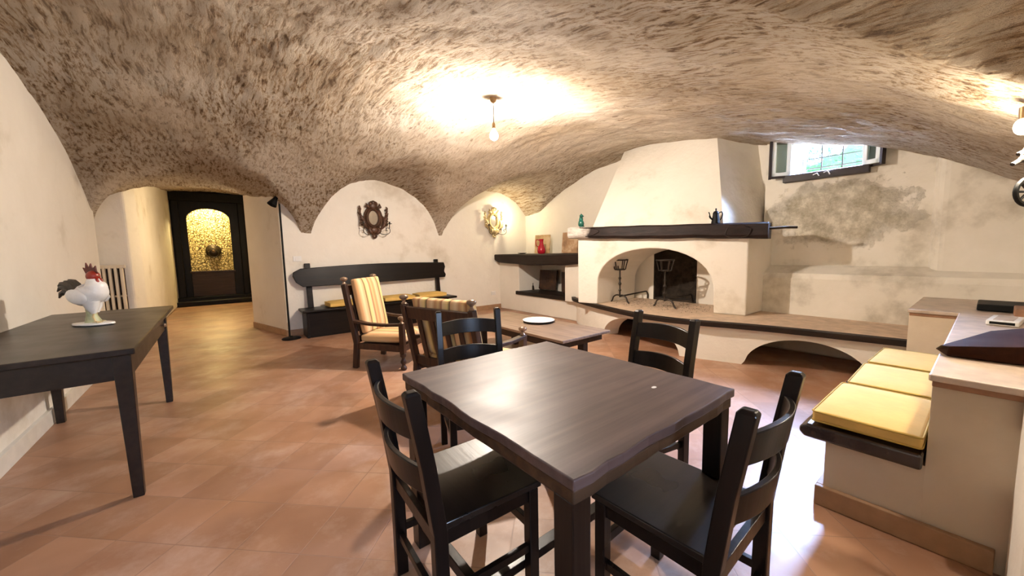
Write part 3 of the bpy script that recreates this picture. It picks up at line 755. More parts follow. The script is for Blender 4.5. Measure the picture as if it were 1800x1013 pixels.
# ornaments on the mantle
mp = onfront(0.16, 1.65, 0.0)
def statuette():
    t = thing('cat_figurine', 'small dark green glazed cat figurine on the left end of the mantle beam', 'figurine', mp, math.radians(30))
    bm = B(); blob(bm, (0, 0, 0.055), (0.040, 0.048, 0.058)); blob(bm, (0, 0, 0.12), (0.028, 0.032, 0.05)); blob(bm, (0, -0.006, 0.172), (0.028, 0.030, 0.026))
    for s in (-1, 1): lathe(bm, [(0.011, 0), (0.001, 0.022)], (s*0.015, -0.006, 0.188), 8)
    blob(bm, (0, -0.032, 0.166), (0.012, 0.012, 0.010))
    obj('body', bm, M['green'], t, smooth=True)
    bm = B(); tube(bm, smoothpath([(0.03, 0.03, 0.01), (0.055, 0.0, 0.012), (0.04, -0.04, 0.014)], 5), 0.009, 8); obj('tail', bm, M['green'], t, smooth=True)
statuette()
def coffeepot():
    p = onfront(2.05, 1.585, 0.02)
    t = thing('coffee_pot', 'black metal coffee pot with spout and loop handle on the mantle beam', 'coffee pot', p, math.radians(-38))
    bm = B(); lathe(bm, [(0.048, 0), (0.05, 0.01), (0.040, 0.07), (0.034, 0.12), (0.036, 0.125)], n=12); obj('body', bm, M['black'], t)
    bm = B(); lathe(bm, [(0.036, 0.125), (0.026, 0.15), (0.008, 0.16), (0.006, 0.17), (0.011, 0.178), (0.004, 0.19)], n=12); obj('lid', bm, M['black'], t, smooth=True)
    bm = B(); tube(bm, smoothpath([(-0.035, 0, 0.05), (-0.07, 0, 0.08), (-0.078, 0, 0.12), (-0.09, 0, 0.145)], 5), [0.011]*8+[0.006]*8, 8); obj('spout', bm, M['black'], t, smooth=True)
    bm = B(); tube(bm, smoothpath([(0.034, 0, 0.13), (0.07, 0, 0.145), (0.082, 0, 0.11), (0.065, 0, 0.06), (0.038, 0, 0.035)], 5), 0.006, 8); obj('handle', bm, M['black'], t, smooth=True)
coffeepot()

# ------------------------------------------------------------------ masonry seat and counter on the right
def cushion_bm(sx, sy, h, n=9, crown=1.0):
    bm = B(); top = []; bot = []
    def edge(i, j):
        u = abs(i/(n-1)*2-1); v = abs(j/(n-1)*2-1); return max(u, v), (1-u**4)*(1-v**4)
    for s, lst in ((1, top), (-1, bot)):
        for j in range(n):
            row = []
            for i in range(n):
                e, k = edge(i, j); x = (i/(n-1)-0.5)*sx; y = (j/(n-1)-0.5)*sy
                z = s*(h*0.30 + h*0.20*(k**0.5)*crown)
                row.append(bm.verts.new((x, y, z)))
            lst.append(row)
    for j in range(n-1):
        for i in range(n-1):
            bm.faces.new((top[j][i], top[j][i+1], top[j+1][i+1], top[j+1][i])); bm.faces.new((bot[j][i], bot[j+1][i], bot[j+1][i+1], bot[j][i+1]))
    ring = [(0, i) for i in range(n)] + [(j, n-1) for j in range(1, n)] + [(n-1, i) for i in range(n-2, -1, -1)] + [(j, 0) for j in range(n-2, 0, -1)]
    for k in range(len(ring)):
        a = ring[k]; b = ring[(k+1) % len(ring)]
        bm.faces.new((bot[a[0]][a[1]], bot[b[0]][b[1]], top[b[0]][b[1]], top[a[0]][a[1]]))
    return bm
def cushion(loc, sx, sy, h, rz, label, group, m=None):
    t = thing('seat_cushion', label, 'cushion', loc, rz, group)
    bm = cushion_bm(sx, sy, h); bmesh.ops.translate(bm, verts=bm.verts, vec=(0, 0, h*0.5))
    obj('cover', bm, m or M['yellow'], t, 0.012, True, seg=3)
    bm = B(); a, b, z = sx/2+0.001, sy/2+0.001, h*0.80
    for zz in (h*0.24, h*0.78):
        pts = []
        for cx, cy, a0 in ((a-0.015, b-0.015, 0), (-a+0.015, b-0.015, PI/2), (-a+0.015, -b+0.015, PI), (a-0.015, -b+0.015, 1.5*PI)):
            for k in range(4): pts.append((cx+0.015*math.cos(a0+PI/6*k), cy+0.015*math.sin(a0+PI/6*k), zz))
        tube(bm, pts, 0.004, 5, True)
    obj('piping', bm, M['yellowpipe'], t, smooth=True)
def seat_block():
    t = thing('built_in_bench', 'plastered built-in seat base with a brown skirting in the right foreground', 'built-in seat', (3.4, 0.3, 0))
    box('masonry', (0.035, -0.014, 0.175), (2.25, 0.332, 0.35), M['block'], t, 0)
    bm = B(); bx(bm, (-1.105, -0.10, 0.05), (0.03, 0.56, 0.10)); bx(bm, (0.065, 0.165, 0.05), (2.31, 0.03, 0.10)); obj('skirting', bm, M['skirt'], t, 0.004)
seat_block()
bm = B(); N = 14; rings = []
for k in range(N+1):
    x = 2.235 + 1.90*k/N; w = 0.006*noise.noise(Vector((x*6, 0, 0)))
    rings.append([bm.verts.new(v) for v in ((x, 0.125, 0.352), (x, 0.125, 0.42), (x, 0.515, 0.42), (x, 0.545+w, 0.400), (x, 0.548+w, 0.375), (x, 0.525, 0.352))])
for k in range(N):
    for i in range(6): bm.faces.new((rings[k][i], rings[k][(i+1) % 6], rings[k+1][(i+1) % 6], rings[k+1][i]))
bm.faces.new(rings[0]); bm.faces.new(rings[-1])
tag(obj('seat_slab', bm, wood('glossy_slab_wood', (0.010, 0.007, 0.006), (0.05, 0.03, 0.022), 0.16, 'x', 1, 0.9), None, 0.012, seg=3), 'glossy dark wooden slab under the yellow cushions on the built-in seat', 'seat slab')
g = 'yellow cushions on the built-in seat'
cushion((2.555, 0.315, 0.42), 0.60, 0.37, 0.085, 0.0, 'nearest of the three yellow cushions on the right-hand masonry seat', g)
cushion((3.185, 0.310, 0.42), 0.55, 0.36, 0.08, 0.02, 'middle one of the yellow cushions on the right-hand masonry seat', g)
cushion((3.790, 0.305, 0.42), 0.55, 0.36, 0.08, -0.02, 'yellow cushion at the far end of the masonry seat beside the hearth bench', g)
def counter():
    t = thing('masonry_counter', 'plastered waist-high counter with a pale tiled top at the right edge', 'counter', (3.5, -0.3, 0))
    bm = B(); bx(bm, (0.77, -0.02, 0.365), (3.92, 0.88, 0.73)); bx(bm, (1.52, 0.54, 0.365), (1.20, 0.30, 0.73))
    obj('masonry', bm, M['block'], t, 0.001)
    bm = B(); prism(bm, [(-1.24, 0.43, 0.735), (0.90, 0.43, 0.735), (0.90, 0.70, 0.735), (2.12, 0.70, 0.735), (2.12, -0.45, 0.735), (-1.24, -0.45, 0.735)], (0, 0, 0.028)); obj('tile_top', bm, M['tilecap'], t, 0.006)
    bm = B(); prism(bm, [(-1.225, 0.42, 0.71), (0.915, 0.42, 0.71), (0.915, 0.69, 0.71), (2.1, 0.69, 0.71), (2.1, -0.45, 0.71), (-1.225, -0.45, 0.71)], (0, 0, 0.026)); obj('tile_edge', bm, M['tileedge'], t, 0.004)
counter()
CZ = 0.764
def wedge():
    bm = B()
    lo = [(2.82, 0.150), (2.67, 0.105), (2.70, -0.45), (3.6, -0.45), (3.35, -0.02)]
    hi = [(2.66, 0.125), (2.64, 0.09), (2.66, -0.45), (3.5, -0.45), (3.12, -0.02)]
    a = [bm.verts.new((x, y, CZ+0.002)) for x, y in lo]
    b = [bm.verts.new((x, y, CZ+0.05+(0.13-y)*0.16)) for x, y in hi]
    bm.faces.new(a); bm.faces.new(b)
    for i in range(5): bm.faces.new((a[i], a[(i+1) % 5], b[(i+1) % 5], b[i]))
    tag(obj('wooden_wedge_board', bm, wood('red_brown_board', (0.018, 0.006, 0.003), (0.035, 0.012, 0.006), 0.65, 'x', 1.0, 0.08), None, 0.006), 'dark red-brown pointed wooden board lying on the pale counter', 'board')
wedge()
def cassette():
    t = thing('small_box', 'small white box with a black band on the counter', 'box', (4.02, -0.08, CZ+0.001), math.radians(-6))
    box('body', (0, 0, 0.016), (0.30, 0.13, 0.03), M['white'], t, 0.004)
    box('black_band', (-0.151, 0.0, 0.016), (0.003, 0.10, 0.016), M['black'], t)
    box('lid_inset', (0.0, 0.0, 0.0325), (0.22, 0.08, 0.003), M['tilecap'], t)
cassette()
tag(box('dark_tray', (4.78, -0.10, CZ+0.03), (0.36, 0.30, 0.05), M['black'], None, 0.008), 'flat black tray at the back of the counter', 'tray')
tag(box('brick', (4.42, -0.24, CZ+0.035), (0.25, 0.24, 0.065), M['tileedge'], None, 0.008), 'reddish brown brick on the counter behind the small white box', 'brick')

# ------------------------------------------------------------------ dining table and chairs
def dining_table():
    t = thing('dining_table', 'square dark draw-leaf dining table with a worn waxed top', 'table', (1.03, 1.05, 0))
    x0, x1, y0, y1 = -0.435, 0.425, -0.50, 0.50
    def slab(name, z0, z1, g, m, wob):
        bm = B(); pts = []; n = 14
        cs = [(x0-g, y0-g), (x1+g, y0-g), (x1+g, y1+g), (x0-g, y1+g)]
        for k in range(4):
            a = Vector(cs[k]); b = Vector(cs[(k+1) % 4]); d = (b-a); nn = Vector((d.y, -d.x)).normalized()
            for i in range(n):
                p = a+d*i/n+nn*wob*noise.noise(Vector((i*0.55+k*9, z0*10, 3)))*(0 if i == 0 else 1); pts.append((p.x, p.y, z0))
        prism(bm, pts, (0, 0, z1-z0)); return obj(name, bm, m, t, 0.004)
    slab('tabletop', 0.752, 0.782, 0.0, M['tablewood'], 0.010)
    slab('draw_leaf', 0.712, 0.748, -0.008, M['edge'], 0.010)
    bm = B()
    for sy in (-1, 1): bx(bm, (-0.005, sy*0.42, 0.682), (0.70, 0.022, 0.06))
    for sx in (-1, 1): bx(bm, (-0.005+sx*0.35, 0, 0.682), (0.022, 0.82, 0.06))
    obj('apron', bm, M['tablewood'], t, 0.003)
    for sx in (-1, 1):
        for sy in (-1, 1):
            bm = B(); bx(bm, (-0.005+sx*0.388, sy*0.455, 0.357), (0.065, 0.065, 0.714)); obj('leg', bm, M['chairwood'], t, 0.004)
    for sx in (-1, 1):
        bm = B(); bx(bm, (-0.005+sx*0.388, 0, 0.11), (0.035, 0.85, 0.05)); obj('stretcher', bm, M['chairwood'], t, 0.003)
    bm = B(); bx(bm, (-0.005, 0, 0.11), (0.74, 0.05, 0.035)); obj('stretcher', bm, M['chairwood'], t, 0.003)
    bm = B(); lathe(bm, [(0.010, 0), (0.007, 0.0015)], (0.22, -0.30, 0.7822), 12, 1.3, 0.8); obj('white_spot', bm, M['porcelain'], t)  # small flat white disc on the tabletop
dining_table()
def dining_chair(label, loc, rz, group):
    t = thing('dining_chair', label, 'chair', loc, rz, group)
    W2 = 0.205
    for s in (-1, 1):
        bm = B(); pts = [(s*W2, -0.185, 0), (s*W2, -0.185, 0.22), (s*W2, -0.187, 0.44), (s*W2, -0.215, 0.66), (s*W2, -0.255, 0.895)]
        rings = []
        for k, p in enumerate(pts):
            w, d = 0.040, 0.046
            rings.append([bm.verts.new((p[0]+i*w/2, p[1]+j*d/2, p[2])) for i, j in ((-1, -1), (1, -1), (1, 1), (-1, 1))])
        top = [bm.verts.new((pts[-1][0]+i*0.013, pts[-1][1]-0.001+j*0.015, 0.905)) for i, j in ((-1, -1), (1, -1), (1, 1), (-1, 1))]
        rings.append(top)
        for k in range(len(rings)-1):
            for i in range(4): bm.faces.new((rings[k][i], rings[k][(i+1) % 4], rings[k+1][(i+1) % 4], rings[k+1][i]))
        bm.faces.new(rings[0]); bm.faces.new(rings[-1]); obj('back_post', bm, M['chairwood'], t, 0.004)
        bm = B(); bx(bm, (s*0.19, 0.185, 0.215), (0.040, 0.040, 0.43)); obj('front_leg', bm, M['chairwood'], t, 0.003)
        bm = B(); bar(bm, (s*0.197, -0.17, 0.20), (s*0.19, 0.17, 0.20), 0.02, 0.03); obj('side_stretcher', bm, M['chairwood'], t, 0.002)
    bm = B(); bar(bm, (-0.18, 0.185, 0.28), (0.18, 0.185, 0.28), 0.02, 0.035); obj('front_stretcher', bm, M['chairwood'], t, 0.002)
    bm = B(); bar(bm, (-0.19, -0.185, 0.17), (0.19, -0.185, 0.17), 0.02, 0.03); obj('rear_stretcher', bm, M['chairwood'], t, 0.002)
    bm = B()
    for sx in (-1, 1): bar(bm, (sx*0.192, -0.17, 0.405), (sx*0.188, 0.17, 0.405), 0.022, 0.05)
    bar(bm, (-0.18, 0.188, 0.405), (0.18, 0.188, 0.405), 0.022, 0.05); bar(bm, (-0.18, -0.188, 0.405), (0.18, -0.188, 0.405), 0.022, 0.05)
    obj('seat_frame', bm, M['chairwood'], t, 0.002)
    # dished seat
    bm = B(); n = 9; g = []
    for j in range(n):
        row = []
        for i in range(n):
            u = i/(n-1)*2-1; v = j/(n-1)*2-1; wd = 0.205+0.006*(v+1)/2
            if abs(u) > 0.75 and j == 0: pass
            row.append((u*wd, -0.165+0.385*(v+1)/2, 0.455-0.008*(1-u*u)*(1-v*v)))
        g.append(row)
    top = [[bm.verts.new(p) for p in r] for r in g]; bot = [[bm.verts.new((p[0], p[1], 0.430)) for p in r] for r in g]
    for j in range(n-1):
        for i in range(n-1):
            bm.faces.new((top[j][i], top[j][i+1], top[j+1][i+1], top[j+1][i])); bm.faces.new((bot[j][i], bot[j+1][i], bot[j+1][i+1], bot[j][i+1]))
    ring = [(0, i) for i in range(n)] + [(j, n-1) for j in range(1, n)] + [(n-1, i) for i in range(n-2, -1, -1)] + [(j, 0) for j in range(n-2, 0, -1)]
    for k in range(len(ring)):
        a = ring[k]; b = ring[(k+1) % len(ring)]; bm.faces.new((bot[a[0]][a[1]], bot[b[0]][b[1]], top[b[0]][b[1]], top[a[0]][a[1]]))
    obj('seat', bm, M['seatwood'], t, 0.004, True)
    # curved back slats
    for z0, z1 in ((0.735, 0.825), (0.555, 0.645)):
        bm = B(); rings = []; n = 14
        for k in range(n+1):
            u = k/n*2-1; x = u*0.19; bow = -0.048*(1-u*u)
            q = []
            for z, th in ((z0, -0.009), (z1, -0.009), (z1, 0.009), (z0, 0.009)):
                zz = z + (0.012*(1-u*u) if z == z1 else 0.006*(1-u*u)); yb = -0.19 - max(0, zz-0.44)*0.145 + 0.008
                q.append(bm.verts.new((x, yb+bow+th, zz)))
            rings.append(q)
        for k in range(n):
            for i in range(4): bm.faces.new((rings[k][i], rings[k][(i+1) % 4], rings[k+1][(i+1) % 4], rings[k+1][i]))
        bm.faces.new(rings[0]); bm.faces.new(rings[-1]); obj('back_slat', bm, M['chairwood'], t, 0.003, True)
    return t
G = 'ladder-back chairs around the dining table'
ch = dining_chair('dark ladder-back chair at the near left side of the dining table', (0.675, 1.20, 0), math.radians(-90-3), G)
dup(ch, (1.19, 0.605, 0), math.radians(2), 'dark ladder-back chair in the right foreground, its seat catching blue daylight', G)
dup(ch, (1.84, 1.24, 0), math.radians(79), 'ladder-back chair behind the table on its hearth side, seat away from the camera', G)
dup(ch, (1.255, 1.985, 0), math.radians(159), 'ladder-back chair beyond the table, in front of the striped armchair seen from behind', G)

# ------------------------------------------------------------------ armchairs
def armchair(label, loc, rz, w, H, group):
    t = thing('armchair', label, 'armchair', loc, rz, group)
    hw = w/2; yb0, yb1 = -0.27, -0.39
    hb = H-0.085; ha = 0.50; hk = 0.52
    knobp = [(0.020, 0), (0.026, 0.008), (0.016, 0.018), (0.013, 0.030), (0.018, 0.038), (0.036, 0.052), (0.040, 0.064), (0.036, 0.076), (0.020, 0.084), (0.004, 0.087)]
    def yb(z): return yb0 + (yb1-yb0)*max(0, (z-0.30)/(hb-0.30))
    for s in (-1, 1):
        bm = B(); bar(bm, (s*hw, yb0-0.03, 0), (s*hw, yb0, 0.30), 0.052, 0.06, (0, 1, 0)); bar(bm, (s*hw, yb0, 0.29), (s*hw, yb1, hb), 0.052, 0.06, (0, 1, 0))
        p = obj('back_post', bm, M['armwood'], t, 0.008)
        bm = B(); lathe(bm, knobp, (s*hw, yb1, hb-0.002), 16); obj('knob', bm, M['brass'], p, smooth=True)
        # turned front leg with knob
        bm = B(); bx(bm, (s*hw, 0.30, 0.36), (0.056, 0.056, 0.34))
        lathe(bm, [(0.020, 0), (0.034, 0.012), (0.036, 0.03), (0.022, 0.05), (0.018, 0.06), (0.032, 0.085), (0.034, 0.10), (0.020, 0.125), (0.018, 0.14), (0.034, 0.16), (0.034, 0.19)], (s*hw, 0.30, 0), 16)
        p = obj('front_leg', bm, M['armwood'], t, 0.004, True)
        bm = B(); lathe(bm, knobp, (s*hw, 0.30, hk+0.005), 16); obj('knob', bm, M['brass'], p, smooth=True)
        bm = B(); pts = [(s*hw, yb(0.53)+0.02, 0.545), (s*hw, -0.1, 0.515), (s*hw, 0.1, 0.505), (s*hw, 0.33, 0.515)]
        for a, b in zip(pts[:-1], pts[1:]): bar(bm, a, b, 0.062, 0.03)
        obj('arm', bm, M['armwood'], t, 0.005)
        bm = B(); bar(bm, (s*hw, yb0, 0.26), (s*hw, 0.28, 0.24), 0.03, 0.07); obj('side_rail', bm, M['armwood'], t, 0.004)
    for z in (0.24,):
        bm = B(); bar(bm, (-hw, 0.30, z), (hw, 0.30, z), 0.03, 0.07); obj('front_rail', bm, M['armwood'], t, 0.004)
    z1 = hb-0.075
    bm = B(); bar(bm, (-hw, yb(z1), z1), (hw, yb(z1), z1), 0.03, 0.11, (0, (yb0-yb1)*-1, 0.6)); obj('top_rail', bm, M['armwood'], t, 0.006)
    bm = B(); bar(bm, (-hw, yb(0.33), 0.33), (hw, yb(0.33), 0.33), 0.03, 0.08); obj('lower_back_rail', bm, M['armwood'], t, 0.006)
    ns = 4
    for k in range(ns):
        x = -hw + w*(k+1)/(ns+1); bm = B(); bar(bm, (x, yb(0.34), 0.34), (x, yb(z1), z1), 0.05, 0.016, (0, 1, 0.2)); obj('slat', bm, M['armwood'], t, 0.003)
    box('seat_board', (0, 0.02, 0.265), (w-0.05, 0.56, 0.02), M['armwood'], t)
    bm = cushion_bm(w-0.07, 0.55, 0.13); bmesh.ops.translate(bm, verts=bm.verts, vec=(0, 0.03, 0.34)); obj('seat_cushion', bm, M['stripe'], t, 0.02, True, seg=3)
    L = hb-0.36+0.03; ang = math.atan2(-(yb1-yb0), hb-0.30)
    bm = cushion_bm(w-0.09, L, 0.11); rt = Matrix.Rotation(PI/2+ang, 4, 'X')
    bmesh.ops.transform(bm, matrix=rt, verts=bm.verts); zc = 0.40+L/2-0.01
    bmesh.ops.translate(bm, verts=bm.verts, vec=(0, yb(zc)+0.085, zc)); obj('back_cushion', bm, M['stripe'], t, 0.02, True, seg=3)
    return t
G = 'wooden armchairs with striped cushions'
armchair('brown wooden armchair with striped cushions facing right in front of the wall bench', (1.585, 4.40, 0), math.radians(219.8), 0.58, 1.05, G)
armchair('dark wooden armchair seen from behind, its slatted back just beyond the dining table', (1.765, 2.925, 0), math.radians(-73.7), 0.80, 0.94, G)

# ------------------------------------------------------------------ coffee table with plate
def coffee_table():
    t = thing('coffee_table', 'low pale-topped wooden coffee table before the hearth bench', 'coffee table', (2.95, 3.45, 0))
    box('top', (0, 0, 0.405), (0.74, 1.86, 0.03), M['coffee'], t, 0.006)
    bm = B()
    for s in (-1, 1): bx(bm, (s*0.32, 0, 0.35), (0.035, 1.66, 0.08)); bx(bm, (0, s*0.83, 0.35), (0.66, 0.035, 0.08))
    obj('apron', bm, M['coffeeside'], t, 0.005)
    for sx in (-1, 1):
        for sy in (-1, 1):
            bm = B(); bx(bm, (sx*0.27, sy*0.62, 0.16), (0.08, 0.09, 0.32)); obj('leg', bm, M['coffeeside'], t, 0.008)
coffee_table()
def plate():
    t = thing('plate', 'large white round plate on the low coffee table', 'plate', (3.08, 3.42, 0.42))
    bm = B(); lathe(bm, [(0.12, 0.001), (0.19, 0.012), (0.195, 0.022), (0.18, 0.022)], n=36); obj('dark_underside', bm, M['black'], t, smooth=True)
    bm = B(); lathe(bm, [(0.15, 0.020), (0.196, 0.026), (0.197, 0.031), (0.13, 0.027), (0.02, 0.026)], n=36); obj('white_face', bm, M['porcelain'], t, smooth=True)
plate()

# ------------------------------------------------------------------ wall bench
def wall_bench():
    t = thing('wall_bench', 'long black-brown wooden settle with plank backrest against the back wall', 'bench', (2.28, 6.72, 0))
    bm = B(); bx(bm, (0, 0.02, 0.20), (2.45, 0.34, 0.40)); obj('chest_base', bm, M['bench'], t, 0.006)
    for x in (-1.25, 1.25): box('side_panel', (x*0.985, 0.01, 0.21), (0.035, 0.38, 0.42), M['bench'], t, 0.005)
    bm = B(); bx(bm, (0.06, -0.005, 0.425), (2.72, 0.42, 0.04)); obj('seat_plank', bm, M['bench'], t, 0.012, seg=3)
    bm = B(); pts = []
    for k in range(25):
        f = k/24; x = -1.34+2.68*f; pts.append((x, 0, 1.085+0.035*math.sin(PI*f)+0.02*f+(-0.05 if k == 0 else 0)))
    pts.append((1.36, 0, 1.02)); pts.append((1.33, 0, 0.93)); pts.append((1.36, 0, 0.86))
    for k in range(25):
        f = 1-k/24; x = -1.22+2.56*f; pts.append((x, 0, 0.795-0.01*math.sin(PI*f)+0.015*f))
    pts.append((-1.31, 0, 0.87)); pts.append((-1.35, 0, 0.97))
    prism(bm, [(p[0], 0.10+(p[2]-0.8)*0.12, p[2]) for p in pts], (0, 0.045, 0.0)); obj('backrest_plank', bm, M['bench'], t, 0.008)
    for x in (-1.12, 1.2):
        bm = B(); bar(bm, (x, 0.15, 0.44), (x, 0.225, 1.17), 0.085, 0.045, (0, 1, 0)); obj('back_post', bm, M['bench'], t, 0.008)
wall_bench()
g = 'yellow cushions on the wall bench'
cushion((1.62, 6.69, 0.445), 0.50, 0.36, 0.10, 0.03, 'yellow cushion at the left end of the black wall bench', g)
cushion((2.55, 6.70, 0.445), 0.56, 0.36, 0.10, 0.0, 'yellow cushion in the middle of the wall bench, behind the striped armchair back', g)
cushion((3.20, 6.70, 0.445), 0.56, 0.36, 0.10, -0.02, 'yellow cushion at the right end of the black wall bench', g)

# ------------------------------------------------------------------ floor lamp
def floor_lamp():
    t = thing('floor_lamp', 'thin black floor lamp beside the pillar, its small shade up near the vault', 'floor lamp', (0.83, 6.72, 0))
    bm = B(); lathe(bm, [(0.13, 0), (0.135, 0.012), (0.12, 0.022), (0.02, 0.03), (0.016, 0.05)], n=28); obj('base', bm, M['black'], t, smooth=True)
    bm = B(); lathe(bm, [(0.014, 0.04), (0.013, 2.10)], (-0.02, 0, 0), 10); obj('pole', bm, M['black'], t, smooth=True)
    bm = B(); rot = Matrix.Rotation(math.radians(-150), 3, 'Y') @ Matrix.Rotation(0.2, 3, 'X')
    lathe(bm, [(0.022, -0.02), (0.035, 0.03), (0.062, 0.11), (0.066, 0.13), (0.060, 0.125), (0.030, 0.03)], (-0.06, -0.02, 2.17), 20, rot=rot); obj('lamp_shade', bm, M['black'], t, smooth=True)
    bm = B(); blob(bm, (-0.02, 0, 2.10), (0.018, 0.018, 0.018)); obj('joint', bm, M['brass'], t, smooth=True)
floor_lamp()

# ------------------------------------------------------------------ left side table with the rooster
def side_table():
    t = thing('side_table', 'long dark wooden table along the left wall with tapered legs', 'table', (-0.76, 3.82, 0))
    box('tabletop', (0, 0, 0.825), (0.78, 2.22, 0.032), M['sidewood'], t, 0.006)
    bm = B()
    for s in (-1, 1): bx(bm, (s*0.335, -0.13, 0.735), (0.025, 1.72, 0.14)); bx(bm, (0, -0.13+s*0.87, 0.735), (0.66, 0.025, 0.14))
    obj('apron', bm, M['sidewood'], t, 0.003)
    for sx in (-1, 1):
        for sy in (-1, 1):
            bm = B(); bx(bm, (sx*0.325, -0.13+sy*0.86, 0.405), (0.075, 0.075, 0.81), taper=0.62); obj('leg', bm, M['sidewood'], t, 0.004)
    bm = B(); lathe(bm, [(0.008, 0), (0.008, 0.012), (0.018, 0.022), (0.012, 0.034)], (0.348, 0.45, 0.74), 14, rot=Matrix.Rotation(PI/2, 3, 'Y')); obj('drawer_knob', bm, M['brass'], t, smooth=True)
side_table()
def rooster():
    t = thing('rooster_figurine', 'porcelain rooster figurine, white with red face and dark tail, on the side table', 'figurine', (-0.72, 3.90, 0.841), math.radians(-38))
    # local +x is forward
    bm = B(); lathe(bm, [(0.10, 0), (0.118, 0.008), (0.115, 0.018), (0.09, 0.022)], n=28, sx=1.1, sy=0.62)
    for v in bm.verts: v.co.x += 0.006*math.sin(v.co.y*60)
    obj('base', bm, M['porcelain'], t, smooth=True)
    P = [(-0.110, 0, 0.200, 0.012), (-0.092, 0, 0.200, 0.042), (-0.055, 0, 0.203, 0.068), (-0.01, 0, 0.215, 0.080), (0.030, 0, 0.238, 0.078), (0.045, 0, 0.272, 0.062), (0.040, 0, 0.305, 0.044), (0.034, 0, 0.335, 0.030), (0.034, 0, 0.358, 0.020), (0.040, 0, 0.376, 0.010)]
    c = smoothpath([p[:3] for p in P], 4); rr = []
    for i in range(len(P)-1):
        for k in range(4): f = k/4; f = f*f*(3-2*f); rr.append(P[i][3]*(1-f)+P[i+1][3]*f)
    rr.append(P[-1][3]); bm = B(); tube(bm, c, rr, 18); obj('body', bm, M['rbody'], t, smooth=True)
    # thighs and legs
    for sgn, dx in ((-1, 0.035), (1, -0.005)):
        bm = B(); tube(bm, [(dx, sgn*0.03, 0.170), (dx+0.002, sgn*0.03, 0.125), (dx+0.006, sgn*0.028, 0.085)], [0.046, 0.034, 0.013], 10)
        obj('thigh', bm, M['rbody'], t, smooth=True)
        bm = B(); tube(bm, [(dx+0.006, sgn*0.028, 0.095), (dx-0.002, sgn*0.028, 0.06), (dx+0.014, sgn*0.028, 0.022)], 0.006, 8)
        for a in (-0.5, 0, 0.5): tube(bm, [(dx+0.014, sgn*0.028, 0.028), (dx+0.014+0.035*math.cos(a), sgn*0.028+0.035*math.sin(a), 0.023)], [0.005, 0.003], 6)
        tube(bm, [(dx+0.014, sgn*0.028, 0.028), (dx-0.012, sgn*0.028, 0.023)], [0.004, 0.003], 6); obj('leg', bm, M['rlegs'], t, smooth=True)
        # folded wing
        bm = B(); blob(bm, (-0.015, sgn*0.074, 0.208), (0.075, 0.018, 0.050), Matrix.Rotation(0.35, 3, 'Y')); obj('wing', bm, M['rbody'], t, smooth=True)
    bm = B(); tube(bm, [(0.0, 0, 0.02), (-0.008, 0, 0.08), (-0.005, 0.0, 0.15)], [0.045, 0.026, 0.03], 10); obj('grass_tuft', bm, simple('tuft', (0.42, 0.44, 0.26), 0.4, var=0.4), t, smooth=True)
    # dark tail sickles
    bm = B()
    for k in range(9):
        f = k/8; a = 1.15+f*0.75; L = 0.15-0.02*abs(f-0.4); off = (k % 3-1)*0.012
        c = [(-0.078, off*1.5, 0.175+0.03*f)]
        for j in range(1, 6):
            q = j/5; ang = a+q*1.35; c.append((c[-1][0]+L/5*math.cos(ang)*-0 - L/5*math.sin(q*2.3+0.3-f*0.5), off*(1+q), c[-1][2]+L/5*math.cos(q*2.3+0.05-f*0.5)*1.5))
        tube(bm, c, [0.014, 0.022, 0.024, 0.020, 0.014, 0.004], 6)
    obj('tail', bm, M['rtail'], t, smooth=True)
    # head dressing
    bm = B(); blob(bm, (0.038, 0, 0.345), (0.038, 0.036, 0.040)); blob(bm, (0.074, 0.012, 0.305), (0.014, 0.011, 0.028)); blob(bm, (0.074, -0.012, 0.305), (0.014, 0.011, 0.028))
    obj('red_face', bm, simple('rooster_red', (0.30, 0.025, 0.012), 0.3), t, smooth=True)
    bm = B()
    pts = [(-0.008, 0.345), (-0.022, 0.375), (-0.010, 0.37), (-0.006, 0.395), (0.006, 0.372), (0.016, 0.392), (0.024, 0.370), (0.038, 0.382), (0.040, 0.358), (0.048, 0.350)]
    prism(bm, [((x-0.015)*1.5+0.030, -0.005, 0.345+(z-0.345)*1.7+0.012) for x, z in pts], (0, 0.010, 0)); obj('comb', bm, simple('comb_dark', (0.10, 0.015, 0.012), 0.35), t, 0.002)
    bm = B(); lathe(bm, [(0.010, 0), (0.001, 0.028)], (0.058, 0, 0.352), 8, rot=Matrix.Rotation(PI/2+0.2, 3, 'Y')); obj('beak', bm, M['rlegs'], t)
    for sgn in (-1, 1):
        bm = B(); blob(bm, (0.048, sgn*0.021, 0.355), (0.004, 0.003, 0.004)); obj('eye', bm, M['black'], t)
rooster()

# ------------------------------------------------------------------ radiator and hook
def radiator():
    t = thing('radiator', 'tall cream column radiator in the recess past the left wall', 'radiator', (-1.37, 8.22, 0))
    for k in range(6):
        x = -0.10+0.062*k
        bm = B(); bx(bm, (x, 0, 0.70), (0.034, 0.10, 0.98)); obj('column', bm, M['radiator'], t, 0.012)
    bm = B(); bx(bm, (0.055, 0, 1.19), (0.40, 0.09, 0.05)); bx(bm, (0.055, 0, 0.74), (0.36, 0.03, 0.03)); bx(bm, (0.055, 0, 0.22), (0.36, 0.09, 0.05)); obj('header', bm, M['radiator'], t, 0.008)
    bm = B(); bx(bm, (0.055, 0.06, 0.7), (0.36, 0.01, 0.95)); obj('backing', bm, M['edge'], t)
    for x in (-0.08, 0.19):
        bm = B(); bx(bm, (x, 0, 0.10), (0.03, 0.05, 0.20)); obj('foot', bm, M['radiator'], t)
radiator()
